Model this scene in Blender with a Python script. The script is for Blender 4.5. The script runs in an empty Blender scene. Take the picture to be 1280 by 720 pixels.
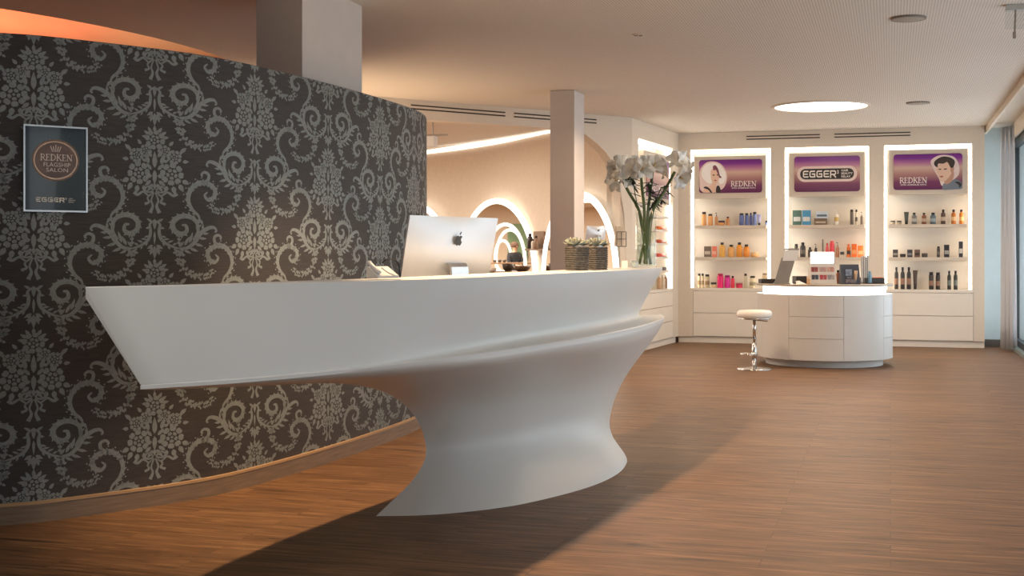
import bpy, bmesh, math, random
from mathutils import Vector, Matrix
random.seed(7)
SC = bpy.context.scene
COL = SC.collection
PI = math.pi
H = 1.15; HZ = 316.0; F = 1600.0

# ------------------------------------------------------------------ camera
cam_d = bpy.data.cameras.new('camera'); cam = bpy.data.objects.new('camera', cam_d); COL.objects.link(cam)
cam.location = (0, 0, H); cam.rotation_euler = (PI/2, 0, 0)
cam_d.sensor_width = 36; cam_d.lens = 45; cam_d.shift_y = -(360-HZ)/1280.0
cam_d.clip_end = 200
SC.camera = cam

def px(x, y, Y): return Vector(((x-640)*Y/F, Y, H-(y-HZ)*Y/F))
def floor_pt(x, y):
    Y = H*F/(y-HZ); return (x-640)*Y/F, Y

# ------------------------------------------------------------------ materials
def new_mat(name):
    m = bpy.data.materials.new(name); m.use_nodes = True
    return m, m.node_tree.nodes, m.node_tree.links, m.node_tree.nodes['Principled BSDF']
def s2l(c):
    return tuple(((v/255.0)/12.92 if v/255.0 <= .04045 else ((v/255.0+.055)/1.055)**2.4) for v in c) + (1,)
MATS = {}
def mat(name, rgb, rough=.5, metal=0, noise=.06, scale=8, bump=0, coat=0, spec=.5, trans=0, stretch=None):
    """rgb is sRGB 0-255; small procedural value noise keeps it alive"""
    if name in MATS: return MATS[name]
    m, n, l, b = new_mat(name)
    tc = n.new('ShaderNodeTexCoord'); nz = n.new('ShaderNodeTexNoise'); nz.inputs['Scale'].default_value = scale
    mp = n.new('ShaderNodeMapping')
    if stretch: mp.inputs['Scale'].default_value = stretch
    l.new(tc.outputs['Object'], mp.inputs[0]); l.new(mp.outputs[0], nz.inputs['Vector'])
    cr = n.new('ShaderNodeValToRGB')
    c = s2l(rgb)
    cr.color_ramp.elements[0].position = .3; cr.color_ramp.elements[1].position = .7
    cr.color_ramp.elements[0].color = tuple(max(0, v*(1-noise)) for v in c[:3])+(1,)
    cr.color_ramp.elements[1].color = tuple(min(1, v*(1+noise)) for v in c[:3])+(1,)
    l.new(nz.outputs['Fac'], cr.inputs[0]); l.new(cr.outputs[0], b.inputs['Base Color'])
    b.inputs['Roughness'].default_value = rough; b.inputs['Metallic'].default_value = metal
    b.inputs['Coat Weight'].default_value = coat; b.inputs['Specular IOR Level'].default_value = spec
    b.inputs['Transmission Weight'].default_value = trans
    if bump:
        bp = n.new('ShaderNodeBump'); bp.inputs['Strength'].default_value = bump; bp.inputs['Distance'].default_value = .004
        l.new(nz.outputs['Fac'], bp.inputs['Height']); l.new(bp.outputs[0], b.inputs['Normal'])
    MATS[name] = m
    return m
def emis(name, rgb, strength):
    if name in MATS: return MATS[name]
    m, n, l, b = new_mat(name)
    b.inputs['Base Color'].default_value = (.8, .8, .8, 1)
    b.inputs['Emission Color'].default_value = tuple(rgb)+(1,)
    b.inputs['Emission Strength'].default_value = strength
    MATS[name] = m; return m
def glassy(name, tint, gloss=.12, rough=.02):
    if name in MATS: return MATS[name]
    m, n, l, b = new_mat(name)
    n.remove(b)
    out = [q for q in n if q.type == 'OUTPUT_MATERIAL'][0]
    t = n.new('ShaderNodeBsdfTransparent'); t.inputs[0].default_value = tuple(tint)+(1,)
    g = n.new('ShaderNodeBsdfGlossy'); g.inputs['Roughness'].default_value = rough
    fr = n.new('ShaderNodeFresnel'); fr.inputs[0].default_value = 1.45
    ad = n.new('ShaderNodeMath'); ad.operation = 'ADD'; ad.inputs[1].default_value = gloss*.3; ad.use_clamp = True
    ge = n.new('ShaderNodeNewGeometry'); iv = n.new('ShaderNodeMath'); iv.operation = 'SUBTRACT'; iv.inputs[0].default_value = 1; l.new(ge.outputs['Backfacing'], iv.inputs[1])
    ml = n.new('ShaderNodeMath'); ml.operation = 'MULTIPLY'; l.new(iv.outputs[0], ml.inputs[0]); l.new(ad.outputs[0], ml.inputs[1])
    mx = n.new('ShaderNodeMixShader')
    l.new(fr.outputs[0], ad.inputs[0]); l.new(ml.outputs[0], mx.inputs[0]); l.new(t.outputs[0], mx.inputs[1]); l.new(g.outputs[0], mx.inputs[2])
    l.new(mx.outputs[0], out.inputs[0])
    MATS[name] = m; return m

ROOM = -math.radians(16.47)     # yaw of the room against the camera
def wood_floor():
    m, n, l, b = new_mat('wood_floor')
    tc = n.new('ShaderNodeTexCoord'); mp = n.new('ShaderNodeMapping'); mp.inputs['Rotation'].default_value = (0, 0, -ROOM)
    l.new(tc.outputs['Object'], mp.inputs[0])
    br = n.new('ShaderNodeTexBrick'); br.inputs['Scale'].default_value = 1; br.inputs['Brick Width'].default_value = 1.25
    br.inputs['Row Height'].default_value = .125; br.inputs['Mortar Size'].default_value = .0012; br.inputs['Bias'].default_value = 0
    br.inputs['Color1'].default_value = (.25, .25, .25, 1); br.inputs['Color2'].default_value = (.75, .75, .75, 1); br.inputs['Mortar'].default_value = (0, 0, 0, 1)
    br.offset = .37; br.offset_frequency = 2
    l.new(mp.outputs[0], br.inputs['Vector'])
    # per-plank shift of the grain
    add = n.new('ShaderNodeVectorMath'); add.operation = 'MULTIPLY_ADD'
    add.inputs[1].default_value = (7, 3, 0); l.new(br.outputs['Color'], add.inputs[0]); l.new(mp.outputs[0], add.inputs[2])
    m2 = n.new('ShaderNodeMapping'); m2.inputs['Scale'].default_value = (1.0, 13, 1); l.new(add.outputs[0], m2.inputs[0])
    nz = n.new('ShaderNodeTexNoise'); nz.inputs['Scale'].default_value = 1.6; nz.inputs['Detail'].default_value = 7; nz.inputs['Roughness'].default_value = .62; nz.inputs['Distortion'].default_value = 1.9
    l.new(m2.outputs[0], nz.inputs['Vector'])
    m3 = n.new('ShaderNodeMapping'); m3.inputs['Scale'].default_value = (3, 120, 1); l.new(add.outputs[0], m3.inputs[0])
    nf = n.new('ShaderNodeTexNoise'); nf.inputs['Scale'].default_value = 1.5; nf.inputs['Detail'].default_value = 4; l.new(m3.outputs[0], nf.inputs['Vector'])
    a = n.new('ShaderNodeMath'); a.operation = 'MULTIPLY_ADD'; a.inputs[1].default_value = .36; l.new(nf.outputs['Fac'], a.inputs[0]); l.new(nz.outputs['Fac'], a.inputs[2])
    sep = n.new('ShaderNodeSeparateColor'); l.new(br.outputs['Color'], sep.inputs[0])
    a2 = n.new('ShaderNodeMath'); a2.operation = 'MULTIPLY_ADD'; a2.inputs[1].default_value = .13; l.new(sep.outputs[0], a2.inputs[0]); l.new(a.outputs[0], a2.inputs[2])
    cr = n.new('ShaderNodeValToRGB'); e = cr.color_ramp.elements
    e[0].position = .53; e[0].color = (.030, .0145, .0065, 1); e[1].position = .90; e[1].color = (.262, .136, .060, 1)
    k = e.new(.62); k.color = (.106, .051, .021, 1); k = e.new(.78); k.color = (.172, .086, .036, 1)
    l.new(a2.outputs[0], cr.inputs[0])
    mx = n.new('ShaderNodeMixRGB'); mx.blend_type = 'MULTIPLY'; mx.inputs[2].default_value = (.45, .4, .38, 1)
    l.new(br.outputs['Fac'], mx.inputs[0]); l.new(cr.outputs[0], mx.inputs[1]); l.new(mx.outputs[0], b.inputs['Base Color'])
    b.inputs['Roughness'].default_value = .48; b.inputs['Specular IOR Level'].default_value = .3
    bp = n.new('ShaderNodeBump'); bp.inputs['Strength'].default_value = .12; bp.inputs['Distance'].default_value = .002; l.new(a.outputs[0], bp.inputs['Height']); l.new(bp.outputs[0], b.inputs['Normal'])
    return m
def perforated(name, rgb):
    m, n, l, b = new_mat(name)
    tc = n.new('ShaderNodeTexCoord'); mp = n.new('ShaderNodeMapping'); mp.inputs['Rotation'].default_value = (0, 0, -ROOM)
    l.new(tc.outputs['Object'], mp.inputs[0])
    sp = n.new('ShaderNodeSeparateXYZ'); l.new(mp.outputs[0], sp.inputs[0])
    def cell(sock, pitch):
        a = n.new('ShaderNodeMath'); a.operation = 'MULTIPLY'; a.inputs[1].default_value = 1/pitch; l.new(sock, a.inputs[0])
        f = n.new('ShaderNodeMath'); f.operation = 'FRACT'; l.new(a.outputs[0], f.inputs[0])
        s = n.new('ShaderNodeMath'); s.operation = 'SUBTRACT'; s.inputs[1].default_value = .5; l.new(f.outputs[0], s.inputs[0])
        p = n.new('ShaderNodeMath'); p.operation = 'POWER'; p.inputs[1].default_value = 2; 
        ab = n.new('ShaderNodeMath'); ab.operation = 'ABSOLUTE'; l.new(s.outputs[0], ab.inputs[0]); l.new(ab.outputs[0], p.inputs[0]); return p.outputs[0]
    cx, cy = cell(sp.outputs[0], .018), cell(sp.outputs[1], .018)
    s = n.new('ShaderNodeMath'); s.operation = 'ADD'; l.new(cx, s.inputs[0]); l.new(cy, s.inputs[1])
    lt = n.new('ShaderNodeMath'); lt.operation = 'LESS_THAN'; lt.inputs[1].default_value = .085; l.new(s.outputs[0], lt.inputs[0])
    mx = n.new('ShaderNodeMixRGB'); c = s2l(rgb); mx.inputs[1].default_value = c; mx.inputs[2].default_value = (c[0]*.62, c[1]*.6, c[2]*.58, 1)
    l.new(lt.outputs[0], mx.inputs[0]); l.new(mx.outputs[0], b.inputs['Base Color']); b.inputs['Roughness'].default_value = .85
    return m
def wallpaper_ground():
    m, n, l, b = new_mat('wallpaper_ground')
    tc = n.new('ShaderNodeTexCoord'); mp = n.new('ShaderNodeMapping'); mp.inputs['Scale'].default_value = (6, 6, 160)
    l.new(tc.outputs['Object'], mp.inputs[0])
    nz = n.new('ShaderNodeTexNoise'); nz.inputs['Scale'].default_value = 2; nz.inputs['Detail'].default_value = 5; l.new(mp.outputs[0], nz.inputs['Vector'])
    cr = n.new('ShaderNodeValToRGB'); cr.color_ramp.elements[0].position = .3; cr.color_ramp.elements[1].position = .75
    cr.color_ramp.elements[0].color = (.026, .021, .020, 1); cr.color_ramp.elements[1].color = (.054, .045, .042, 1)
    l.new(nz.outputs['Fac'], cr.inputs[0]); l.new(cr.outputs[0], b.inputs['Base Color']); b.inputs['Roughness'].default_value = .6
    bp = n.new('ShaderNodeBump'); bp.inputs['Strength'].default_value = .25; bp.inputs['Distance'].default_value = .002; l.new(nz.outputs['Fac'], bp.inputs['Height']); l.new(bp.outputs[0], b.inputs['Normal'])
    return m
def sign_print():
    m, n, l, b = new_mat('sign_print')
    tc = n.new('ShaderNodeTexCoord'); sp = n.new('ShaderNodeSeparateXYZ'); l.new(tc.outputs['Generated'], sp.inputs[0])
    cr = n.new('ShaderNodeValToRGB'); e = cr.color_ramp.elements
    e[0].position = 0; e[0].color = s2l((98, 38, 88)); e[1].position = 1; e[1].color = s2l((112, 38, 132))
    for p, c in ((.22, (122, 62, 98)), (.45, (182, 134, 128)), (.62, (214, 182, 166)), (.75, (186, 120, 160)), (.88, (130, 52, 146))):
        k = e.new(p); k.color = s2l(c)
    l.new(sp.outputs[2], cr.inputs[0]); l.new(cr.outputs[0], b.inputs['Base Color']); b.inputs['Roughness'].default_value = .3
    return m

M = {}
M['floor'] = wood_floor()
M['ceiling'] = perforated('perforated_ceiling', (232, 224, 212))
M['wallpaper'] = wallpaper_ground()
M['damask'] = mat('damask_silver', (126, 132, 131), .45, .15, .14, 90)
M['plaster'] = mat('warm_white_plaster', (226, 214, 198), .8, noise=.02, bump=.05, scale=30)
M['beige'] = mat('beige_plaster', (224, 208, 188), .8, noise=.03, bump=.05, scale=20)
M['blue_plaster'] = mat('pale_blue_plaster', (196, 209, 212), .8, noise=.02)
M['pillar'] = mat('pillar_paint', (214, 206, 200), .75, noise=.02)
M['solid'] = mat('white_solid_surface', (226, 225, 222), .38, noise=.008, scale=3, spec=.4, coat=0)
M['lacquer'] = mat('white_lacquer', (238, 230, 218), .38, noise=.01)
M['lacquer_cool'] = mat('drum_lacquer', (214, 212, 208), .35, noise=.01)
M['panel'] = mat('greige_panel', (212, 200, 184), .6, noise=.015)
M['gap'] = mat('shadow_gap', (70, 62, 55), .9)
M['skirt'] = mat('taupe_skirting', (122, 102, 84), .5, noise=.18, scale=6, stretch=(1, 1, 14))
M['skirt_top'] = mat('skirting_edge', (176, 142, 104), .45)
M['led'] = emis('led_white', (1, .95, .86), 1.7)
M['led_soft'] = emis('led_niche', (1, .92, .80), 7.5)
M['sky_disc'] = emis('ceiling_disc_glow', (1, .95, .88), 4)
M['alu'] = mat('silver_aluminium', (205, 208, 212), .3, .85, .02)
M['alu_white'] = mat('satin_aluminium', (222, 224, 228), .34, .45, .01)
M['chrome'] = mat('chrome', (215, 215, 215), .12, 1, .02)
M['black'] = mat('black_plastic', (22, 22, 24), .35)
M['screen'] = mat('screen_glass', (12, 12, 14), .08)
M['dark'] = mat('dark_anthracite', (52, 50, 50), .5)
M['white'] = mat('white_plastic', (240, 238, 234), .4, noise=.01)
M['whiteprint'] = mat('white_print', (246, 240, 232), .5, noise=.01)
M['leather'] = mat('white_leatherette', (236, 232, 226), .45, noise=.03, scale=60, bump=.1)
M['mirror'] = mat('mirror_glass', (238, 234, 228), .015, 1, 0)
M['sign'] = sign_print()
M['frame_grey'] = mat('window_frame_grey', (62, 68, 72), .4, .3)
M['rail'] = mat('pale_aluminium_rail', (160, 180, 186), .35, .5)
M['glass'] = glassy('window_glass', (.93, .97, .98))
M['vase_glass'] = glassy('vase_glass', (.965, .98, .97), .25)
M['water'] = glassy('vase_water', (.94, .97, .93), .05)
M['acrylic'] = glassy('clear_acrylic', (.95, .96, .97), .4)
M['basket'] = mat('woven_grey_seagrass', (92, 88, 84), .75, noise=.35, scale=70, bump=.8)
M['succulent'] = mat('succulent_grey_green', (150, 160, 148), .55, noise=.25, scale=25)
M['succulent_tip'] = mat('succulent_pale', (186, 180, 164), .55, noise=.2, scale=25)
M['stem'] = mat('stem_green', (96, 116, 70), .5, noise=.25, scale=14)
M['leaf'] = mat('dark_leaf_green', (58, 74, 56), .5, noise=.3, scale=20)
M['petal'] = mat('white_petal', (252, 249, 242), .5, noise=.04, scale=30)
M['stamen'] = mat('yellow_stamen', (206, 170, 90), .5)
M['curtain'] = mat('sheer_white_curtain', (240, 245, 252), .8, noise=.01)
def _sheer(key, f):
    nt_ = M[key].node_tree; nn = nt_.nodes; out = [q for q in nn if q.type == 'OUTPUT_MATERIAL'][0]
    tr = nn.new('ShaderNodeBsdfTranslucent'); tr.inputs[0].default_value = (.9, .91, .93, 1); mx = nn.new('ShaderNodeMixShader'); mx.inputs[0].default_value = f
    nt_.links.new(nn['Principled BSDF'].outputs[0], mx.inputs[1]); nt_.links.new(tr.outputs[0], mx.inputs[2]); nt_.links.new(mx.outputs[0], out.inputs[0])
_sheer('curtain', .5)
M['grey_metal'] = mat('brushed_grey', (168, 160, 150), .35, .5)
M['skin'] = mat('skin', (206, 160, 134), .55)
M['skin_print'] = mat('printed_skin', (232, 196, 172), .5, noise=.02)
M['skin_shade'] = mat('printed_skin_tan', (198, 150, 126), .5, noise=.02)
M['hair_white'] = mat('printed_platinum_hair', (250, 246, 242), .5, noise=.03)
M['hair_plum'] = mat('printed_plum_streak', (122, 62, 84), .5)
M['hair_dark'] = mat('printed_dark_hair', (66, 52, 46), .5, noise=.2, scale=90)
M['print_dark'] = mat('printed_dark', (46, 40, 42), .5)
M['print_grey'] = mat('printed_grey_shirt', (118, 126, 138), .5)
M['halo'] = mat('printed_pale_halo', (236, 214, 208), .5)
M['lip_print'] = mat('printed_lips', (188, 96, 92), .5)
M['green'] = mat('green_picture', (128, 162, 124), .6, noise=.3, scale=2)
M['cloth_dark'] = mat('black_cloth', (34, 34, 40), .9, noise=.1)
M['terrace'] = mat('pale_terrace_slabs', (150, 160, 166), .8, noise=.1)

# ------------------------------------------------------------------ tagging / linking
def tag(o, label=None, cat=None, group=None, kind=None):
    if label: o['label'] = label
    if cat: o['category'] = cat
    if group: o['group'] = group
    if kind: o['kind'] = kind
    return o
def empty(name, loc=(0, 0, 0), rz=0, label=None, cat=None, group=None):
    o = bpy.data.objects.new(name, None); COL.objects.link(o); o.location = loc; o.rotation_euler = (0, 0, rz); o.empty_display_size = .1
    return tag(o, label, cat, group)
class MB:
    def __init__(s): s.v = []; s.f = []; s.m = []; s.sm = []; s.cur = 0; s.smooth = False
    def add(s, vs, fs):
        b = len(s.v); s.v += [tuple(p) for p in vs]
        for f in fs: s.f.append([i+b for i in f]); s.m.append(s.cur); s.sm.append(s.smooth)
    def box(s, x0, x1, y0, y1, z0, z1):
        s.add([(x0,y0,z0),(x1,y0,z0),(x1,y1,z0),(x0,y1,z0),(x0,y0,z1),(x1,y0,z1),(x1,y1,z1),(x0,y1,z1)],
              [(0,3,2,1),(4,5,6,7),(0,1,5,4),(1,2,6,5),(2,3,7,6),(3,0,4,7)])
    def lathe(s, prof, cx=0, cy=0, n=24, cap=True, sq=None):
        """prof list of (r,z); sq = superellipse exponent for squarish rings"""
        vs = []
        for r, z in prof:
            for i in range(n):
                a = 2*PI*i/n; c, d = math.cos(a), math.sin(a)
                k = 1 if not sq else 1/((abs(c)**sq+abs(d)**sq)**(1/sq))
                vs.append((cx+r*k*c, cy+r*k*d, z))
        fs = []
        for j in range(len(prof)-1):
            for i in range(n): fs.append((j*n+i, j*n+(i+1)%n, (j+1)*n+(i+1)%n, (j+1)*n+i))
        if cap:
            fs.append(tuple(range(n-1, -1, -1))); fs.append(tuple((len(prof)-1)*n+i for i in range(n)))
        s.add(vs, fs)
    def tube(s, pts, rad, n=10, cap=True):
        pts = [Vector(p) for p in pts]; rs = rad if isinstance(rad, (list, tuple)) else [rad]*len(pts)
        vs = []; up = None
        for i, p in enumerate(pts):
            t = (pts[min(i+1, len(pts)-1)]-pts[max(i-1, 0)]).normalized()
            if up is None: up = Vector((0, 0, 1)) if abs(t.z) < .9 else Vector((1, 0, 0))
            a = t.cross(up).normalized(); b = a.cross(t).normalized(); up = b
            for k in range(n):
                q = 2*PI*k/n; vs.append(p+a*math.cos(q)*rs[i]+b*math.sin(q)*rs[i])
        fs = []
        for j in range(len(pts)-1):
            for i in range(n): fs.append((j*n+i, j*n+(i+1)%n, (j+1)*n+(i+1)%n, (j+1)*n+i))
        if cap: fs += [tuple(range(n-1, -1, -1)), tuple((len(pts)-1)*n+i for i in range(n))]
        s.add(vs, fs)
    def loft(s, rings, cap=True, close=True):
        n = len(rings[0]); vs = [p for r in rings for p in r]; fs = []
        for j in range(len(rings)-1):
            for i in range(n if close else n-1): fs.append((j*n+i, j*n+(i+1)%n, (j+1)*n+(i+1)%n, (j+1)*n+i))
        if cap: fs += [tuple(range(n-1, -1, -1)), tuple((len(rings)-1)*n+i for i in range(n))]
        s.add(vs, fs)
    def prism(s, poly, y0, y1):
        """poly in local x,z ; extruded from y0 (front) to y1"""
        n = len(poly); vs = [(x, y0, z) for x, z in poly]+[(x, y1, z) for x, z in poly]
        fs = [tuple(range(n)), tuple(range(2*n-1, n-1, -1))]+[(i, (i+1) % n+0, (i+1) % n+n, i+n) for i in range(n)]
        s.add(vs, fs)
    def build(s, name, mats, parent=None, bevel=0, seg=2, recalc=True, subsurf=0, solid=0):
        me = bpy.data.meshes.new(name); me.from_pydata(s.v, [], s.f)
        if not isinstance(mats, (list, tuple)): mats = [mats]
        for m in mats: me.materials.append(m)
        for p, mi, sm in zip(me.polygons, s.m, s.sm): p.material_index = mi; p.use_smooth = sm
        if recalc:
            bm = bmesh.new(); bm.from_mesh(me); bmesh.ops.recalc_face_normals(bm, faces=bm.faces); bm.to_mesh(me); bm.free()
        me.update()
        o = bpy.data.objects.new(name, me); COL.objects.link(o)
        if parent: o.parent = parent
        if solid:
            md = o.modifiers.new('thick', 'SOLIDIFY'); md.thickness = solid; md.offset = 0
        if bevel:
            md = o.modifiers.new('bevel', 'BEVEL'); md.width = bevel; md.segments = seg; md.limit_method = 'ANGLE'; md.angle_limit = math.radians(40)
        if subsurf:
            md = o.modifiers.new('sub', 'SUBSURF'); md.levels = subsurf; md.render_levels = subsurf
        return o
def smooth_path(pts, n=8):
    P = [Vector(p) for p in pts]; out = []
    for i in range(len(P)-1):
        p0 = P[i-1] if i else P[0]*2-P[1]; p1 = P[i]; p2 = P[i+1]; p3 = P[i+2] if i+2 < len(P) else P[-1]*2-P[-2]
        for k in range(n):
            t = k/n
            out.append(.5*((2*p1)+(p2-p0)*t+(2*p0-5*p1+4*p2-p3)*t*t+(3*p1-p0-3*p2+p3)*t**3))
    out.append(P[-1]); return out
def interp(t, table):
    if t <= table[0][0]: return table[0][1]
    for (a, va), (b, vb) in zip(table, table[1:]):
        if t <= b:
            k = (t-a)/(b-a) if b > a else 0
            return va+(vb-va)*k
    return table[-1][1]
def sinterp(t, table):
    """smooth (catmull) interpolation, scalar"""
    n = len(table)
    if t <= table[0][0]: return table[0][1]
    for i in range(n-1):
        a, va = table[i]; b, vb = table[i+1]
        if t <= b:
            def sl(j):
                if j == 0: return (table[1][1]-table[0][1])/(table[1][0]-table[0][0])
                if j == n-1: return (table[-1][1]-table[-2][1])/(table[-1][0]-table[-2][0])
                return (table[j+1][1]-table[j-1][1])/(table[j+1][0]-table[j-1][0])
            h = b-a; k = (t-a)/h; m0, m1 = sl(i)*h, sl(i+1)*h
            return (2*k**3-3*k*k+1)*va+(k**3-2*k*k+k)*m0+(-2*k**3+3*k*k)*vb+(k**3-k*k)*m1
    return table[-1][1]

class Frame:
    """a vertical wall plane: origin, direction of local x; local y points into the wall"""
    def __init__(s, ax, ay, bx, by):
        s.o = Vector((ax, ay, 0)); d = Vector((bx-ax, by-ay, 0)); s.len = d.length; s.d = d.normalized()
        s.th = math.atan2(d.y, d.x); s.n = Vector((-s.d.y, s.d.x, 0))
    def u(s, x, w=0):
        k = (x-640)/F; o = s.o+s.n*w
        return (k*o.y-o.x)/(s.d.x-k*s.d.y)
    def pt(s, u, w=0, z=0): return s.o+s.d*u+s.n*w+Vector((0, 0, z))
    def z(s, x, y, w=0):
        Y = s.pt(s.u(x, w), w).y; return H-(y-HZ)*Y/F

# ================================================================== SETTING
CZ = 2.68
def struct(o): o['kind'] = 'structure'; return o
mb = MB(); mb.box(-24, 9.5, -5, 46, -.1, 0); struct(mb.build('floor', M['floor']))

# ceiling with the round lit recess on the left
def circ3(a, b, c):
    ax, ay = a; bx, by = b; cx, cy = c; d = 2*(ax*(by-cy)+bx*(cy-ay)+cx*(ay-by))
    ux = ((ax*ax+ay*ay)*(by-cy)+(bx*bx+by*by)*(cy-ay)+(cx*cx+cy*cy)*(ay-by))/d; uy = ((ax*ax+ay*ay)*(cx-bx)+(bx*bx+by*by)*(ax-cx)+(cx*cx+cy*cy)*(bx-ax))/d
    return (ux, uy), math.hypot(ax-ux, ay-uy)
hole_c, hole_r = circ3((-2.93, 7.75), (-2.535, 8.94), (-2.257, 10.12))
hole_c, hole_r = (-2.257-4.4*math.cos(math.radians(-9)), 10.12-4.4*math.sin(math.radians(-9))), 4.4
print('HOLE', hole_c, hole_r)
def make_ceiling():
    bm = bmesh.new()
    out = [bm.verts.new(p+(CZ,)) for p in ((-24, -5), (7.2, -5), (7.2, 18), (3, 46), (-24, 46))]
    e = [bm.edges.new((out[i], out[(i+1) % 5])) for i in range(5)]
    hv = [bm.verts.new((hole_c[0]+hole_r*math.cos(2*PI*i/96), hole_c[1]+hole_r*math.sin(2*PI*i/96), CZ)) for i in range(96)]
    e += [bm.edges.new((hv[i], hv[(i+1) % 96])) for i in range(96)]
    bmesh.ops.triangle_fill(bm, edges=e, use_beauty=True)
    bmesh.ops.recalc_face_normals(bm, faces=bm.faces)
    me = bpy.data.meshes.new('ceiling'); bm.to_mesh(me); bm.free(); me.materials.append(M['ceiling'])
    o = bpy.data.objects.new('ceiling', me); COL.objects.link(o); struct(o)
make_ceiling()
mb = MB(); n = 96; mb.smooth = False
r1 = [(hole_c[0]+hole_r*math.cos(2*PI*i/n), hole_c[1]+hole_r*math.sin(2*PI*i/n)) for i in range(n)]
r2 = [(hole_c[0]+(hole_r+.35)*math.cos(2*PI*i/n), hole_c[1]+(hole_r+.35)*math.sin(2*PI*i/n)) for i in range(n)]
mb.loft([[(x, y, CZ) for x, y in r1], [(x, y, CZ+.06) for x, y in r1], [(x, y, CZ+.06) for x, y in r2], [(x, y, CZ+.55) for x, y in r2],
         [(hole_c[0]+(x-hole_c[0])*.55, hole_c[1]+(y-hole_c[1])*.55, CZ+.72) for x, y in r2],
         [(hole_c[0]+(x-hole_c[0])*.02, hole_c[1]+(y-hole_c[1])*.02, CZ+.76) for x, y in r2]], cap=False)
struct(mb.build('trim_1', mat('recess_paint', (240, 222, 200), .8, noise=.12, scale=1.2, stretch=(1, .4, 1))))

# ---- curved wallpaper wall
WP = [(-4.6, 5.05), (-3.6, 5.06), (-2.75, 5.2), (-2.16, 5.41), (-1.92, 5.56), (-1.474, 6.0), (-1.19, 6.56), (-.878, 7.42), (-.625, 8.35), (-.60, 9.0), (-.70, 9.65), (-1.0, 10.3), (-1.5, 10.8), (-2.2, 11.1)]
wpath = [Vector((p.x, p.y)) for p in smooth_path([(a, b, 0) for a, b in WP], 14)]
arc = [0]
for a, b in zip(wpath, wpath[1:]): arc.append(arc[-1]+(b-a).length)
WTOP = 2.08
def wnorm(i):
    t = (wpath[min(i+1, len(wpath)-1)]-wpath[max(i-1, 0)]).normalized(); return Vector((t.y, -t.x))
def wall_at(s, off=0):
    s = max(0, min(arc[-1]-1e-4, s)); lo, hi = 0, len(arc)-1
    while hi-lo > 1:
        m_ = (lo+hi)//2
        if arc[m_] <= s: lo = m_
        else: hi = m_
    k = (s-arc[lo])/(arc[hi]-arc[lo]); p = wpath[lo].lerp(wpath[hi], k); nn = wnorm(lo).lerp(wnorm(hi), k).normalized()
    return p+nn*off, nn
def wall_s_at_px(x):
    prev = None
    for i, p in enumerate(wpath):
        q = 640+F*p.x/p.y
        if prev is not None and prev < x <= q:
            k = (x-prev)/(q-prev); return arc[i-1]+(arc[i]-arc[i-1])*k
        prev = q
    return arc[-1]
mb = MB(); mb.smooth = False
nw = len(wpath); TH = .09
outer = [wpath[i] for i in range(nw)]; inner = [wpath[i]-wnorm(i)*TH for i in range(nw)]
ring = outer+inner[::-1]
mb.loft([[(p.x, p.y, 0) for p in ring], [(p.x, p.y, WTOP) for p in ring]])
# damask motifs, coordinates in 'pattern px' (1100 px = 1 m), y down from the fleur centre
polys = []
def leafp(cx, cy, ang, L, W, bend=0):
    out = []; c, s_ = math.cos(ang), math.sin(ang); N = 5; top = []; bot = []
    for i in range(N+1):
        t = i/N; w = W*math.sin(PI*t**.75)*.5; x = L*t; y = bend*L*math.sin(PI*t*.5)*t
        top.append((x, y-w)); bot.append((x, y+w))
    for x, y in top+bot[::-1][1:-1]: out.append((cx+x*c-y*s_, cy+x*s_+y*c))
    polys.append(out)
def stroke(pts, w, n=6):
    P = smooth_path([(a, b, 0) for a, b in pts], n); N = len(P); Ls = []; Rs = []
    for i, p in enumerate(P):
        t = (P[min(i+1, N-1)]-P[max(i-1, 0)]).normalized(); ww = (w(i/(N-1)) if callable(w) else w)/2
        Ls.append((p.x-t.y*ww, p.y+t.x*ww)); Rs.append((p.x+t.y*ww, p.y-t.x*ww))
    for i in range(N-1): polys.append([Ls[i], Ls[i+1], Rs[i+1], Rs[i]])
    return P
def both(fn, *a, **k):
    st = len(polys); r = fn(*a, **k); new = polys[st:]
    for q in new: polys.append([(-x, y) for x, y in q][::-1])
    return r
def rose(cx, cy, R, rot=0):
    N = 10
    for k in range(8):
        a = rot+2*PI*k/8; pts = []
        for (rr, da) in ((.56, -.26), (.72, -.37), (.92, -.30), (1.02, -.12), (.97, 0), (1.02, .12), (.92, .30), (.72, .37), (.56, .26)): pts.append((cx+R*rr*math.cos(a+da), cy+R*rr*math.sin(a+da)))
        polys.append(pts)
    for k in range(5):
        a = rot+.3+2*PI*k/5; pts = []
        for (rr, da) in ((.22, -.35), (.36, -.56), (.50, -.3), (.50, .3), (.36, .56), (.22, .35)): pts.append((cx+R*rr*math.cos(a+da), cy+R*rr*math.sin(a+da)))
        polys.append(pts)
    polys.append([(cx+R*.12*math.cos(2*PI*k/8), cy+R*.12*math.sin(2*PI*k/8)) for k in range(8)])
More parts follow.
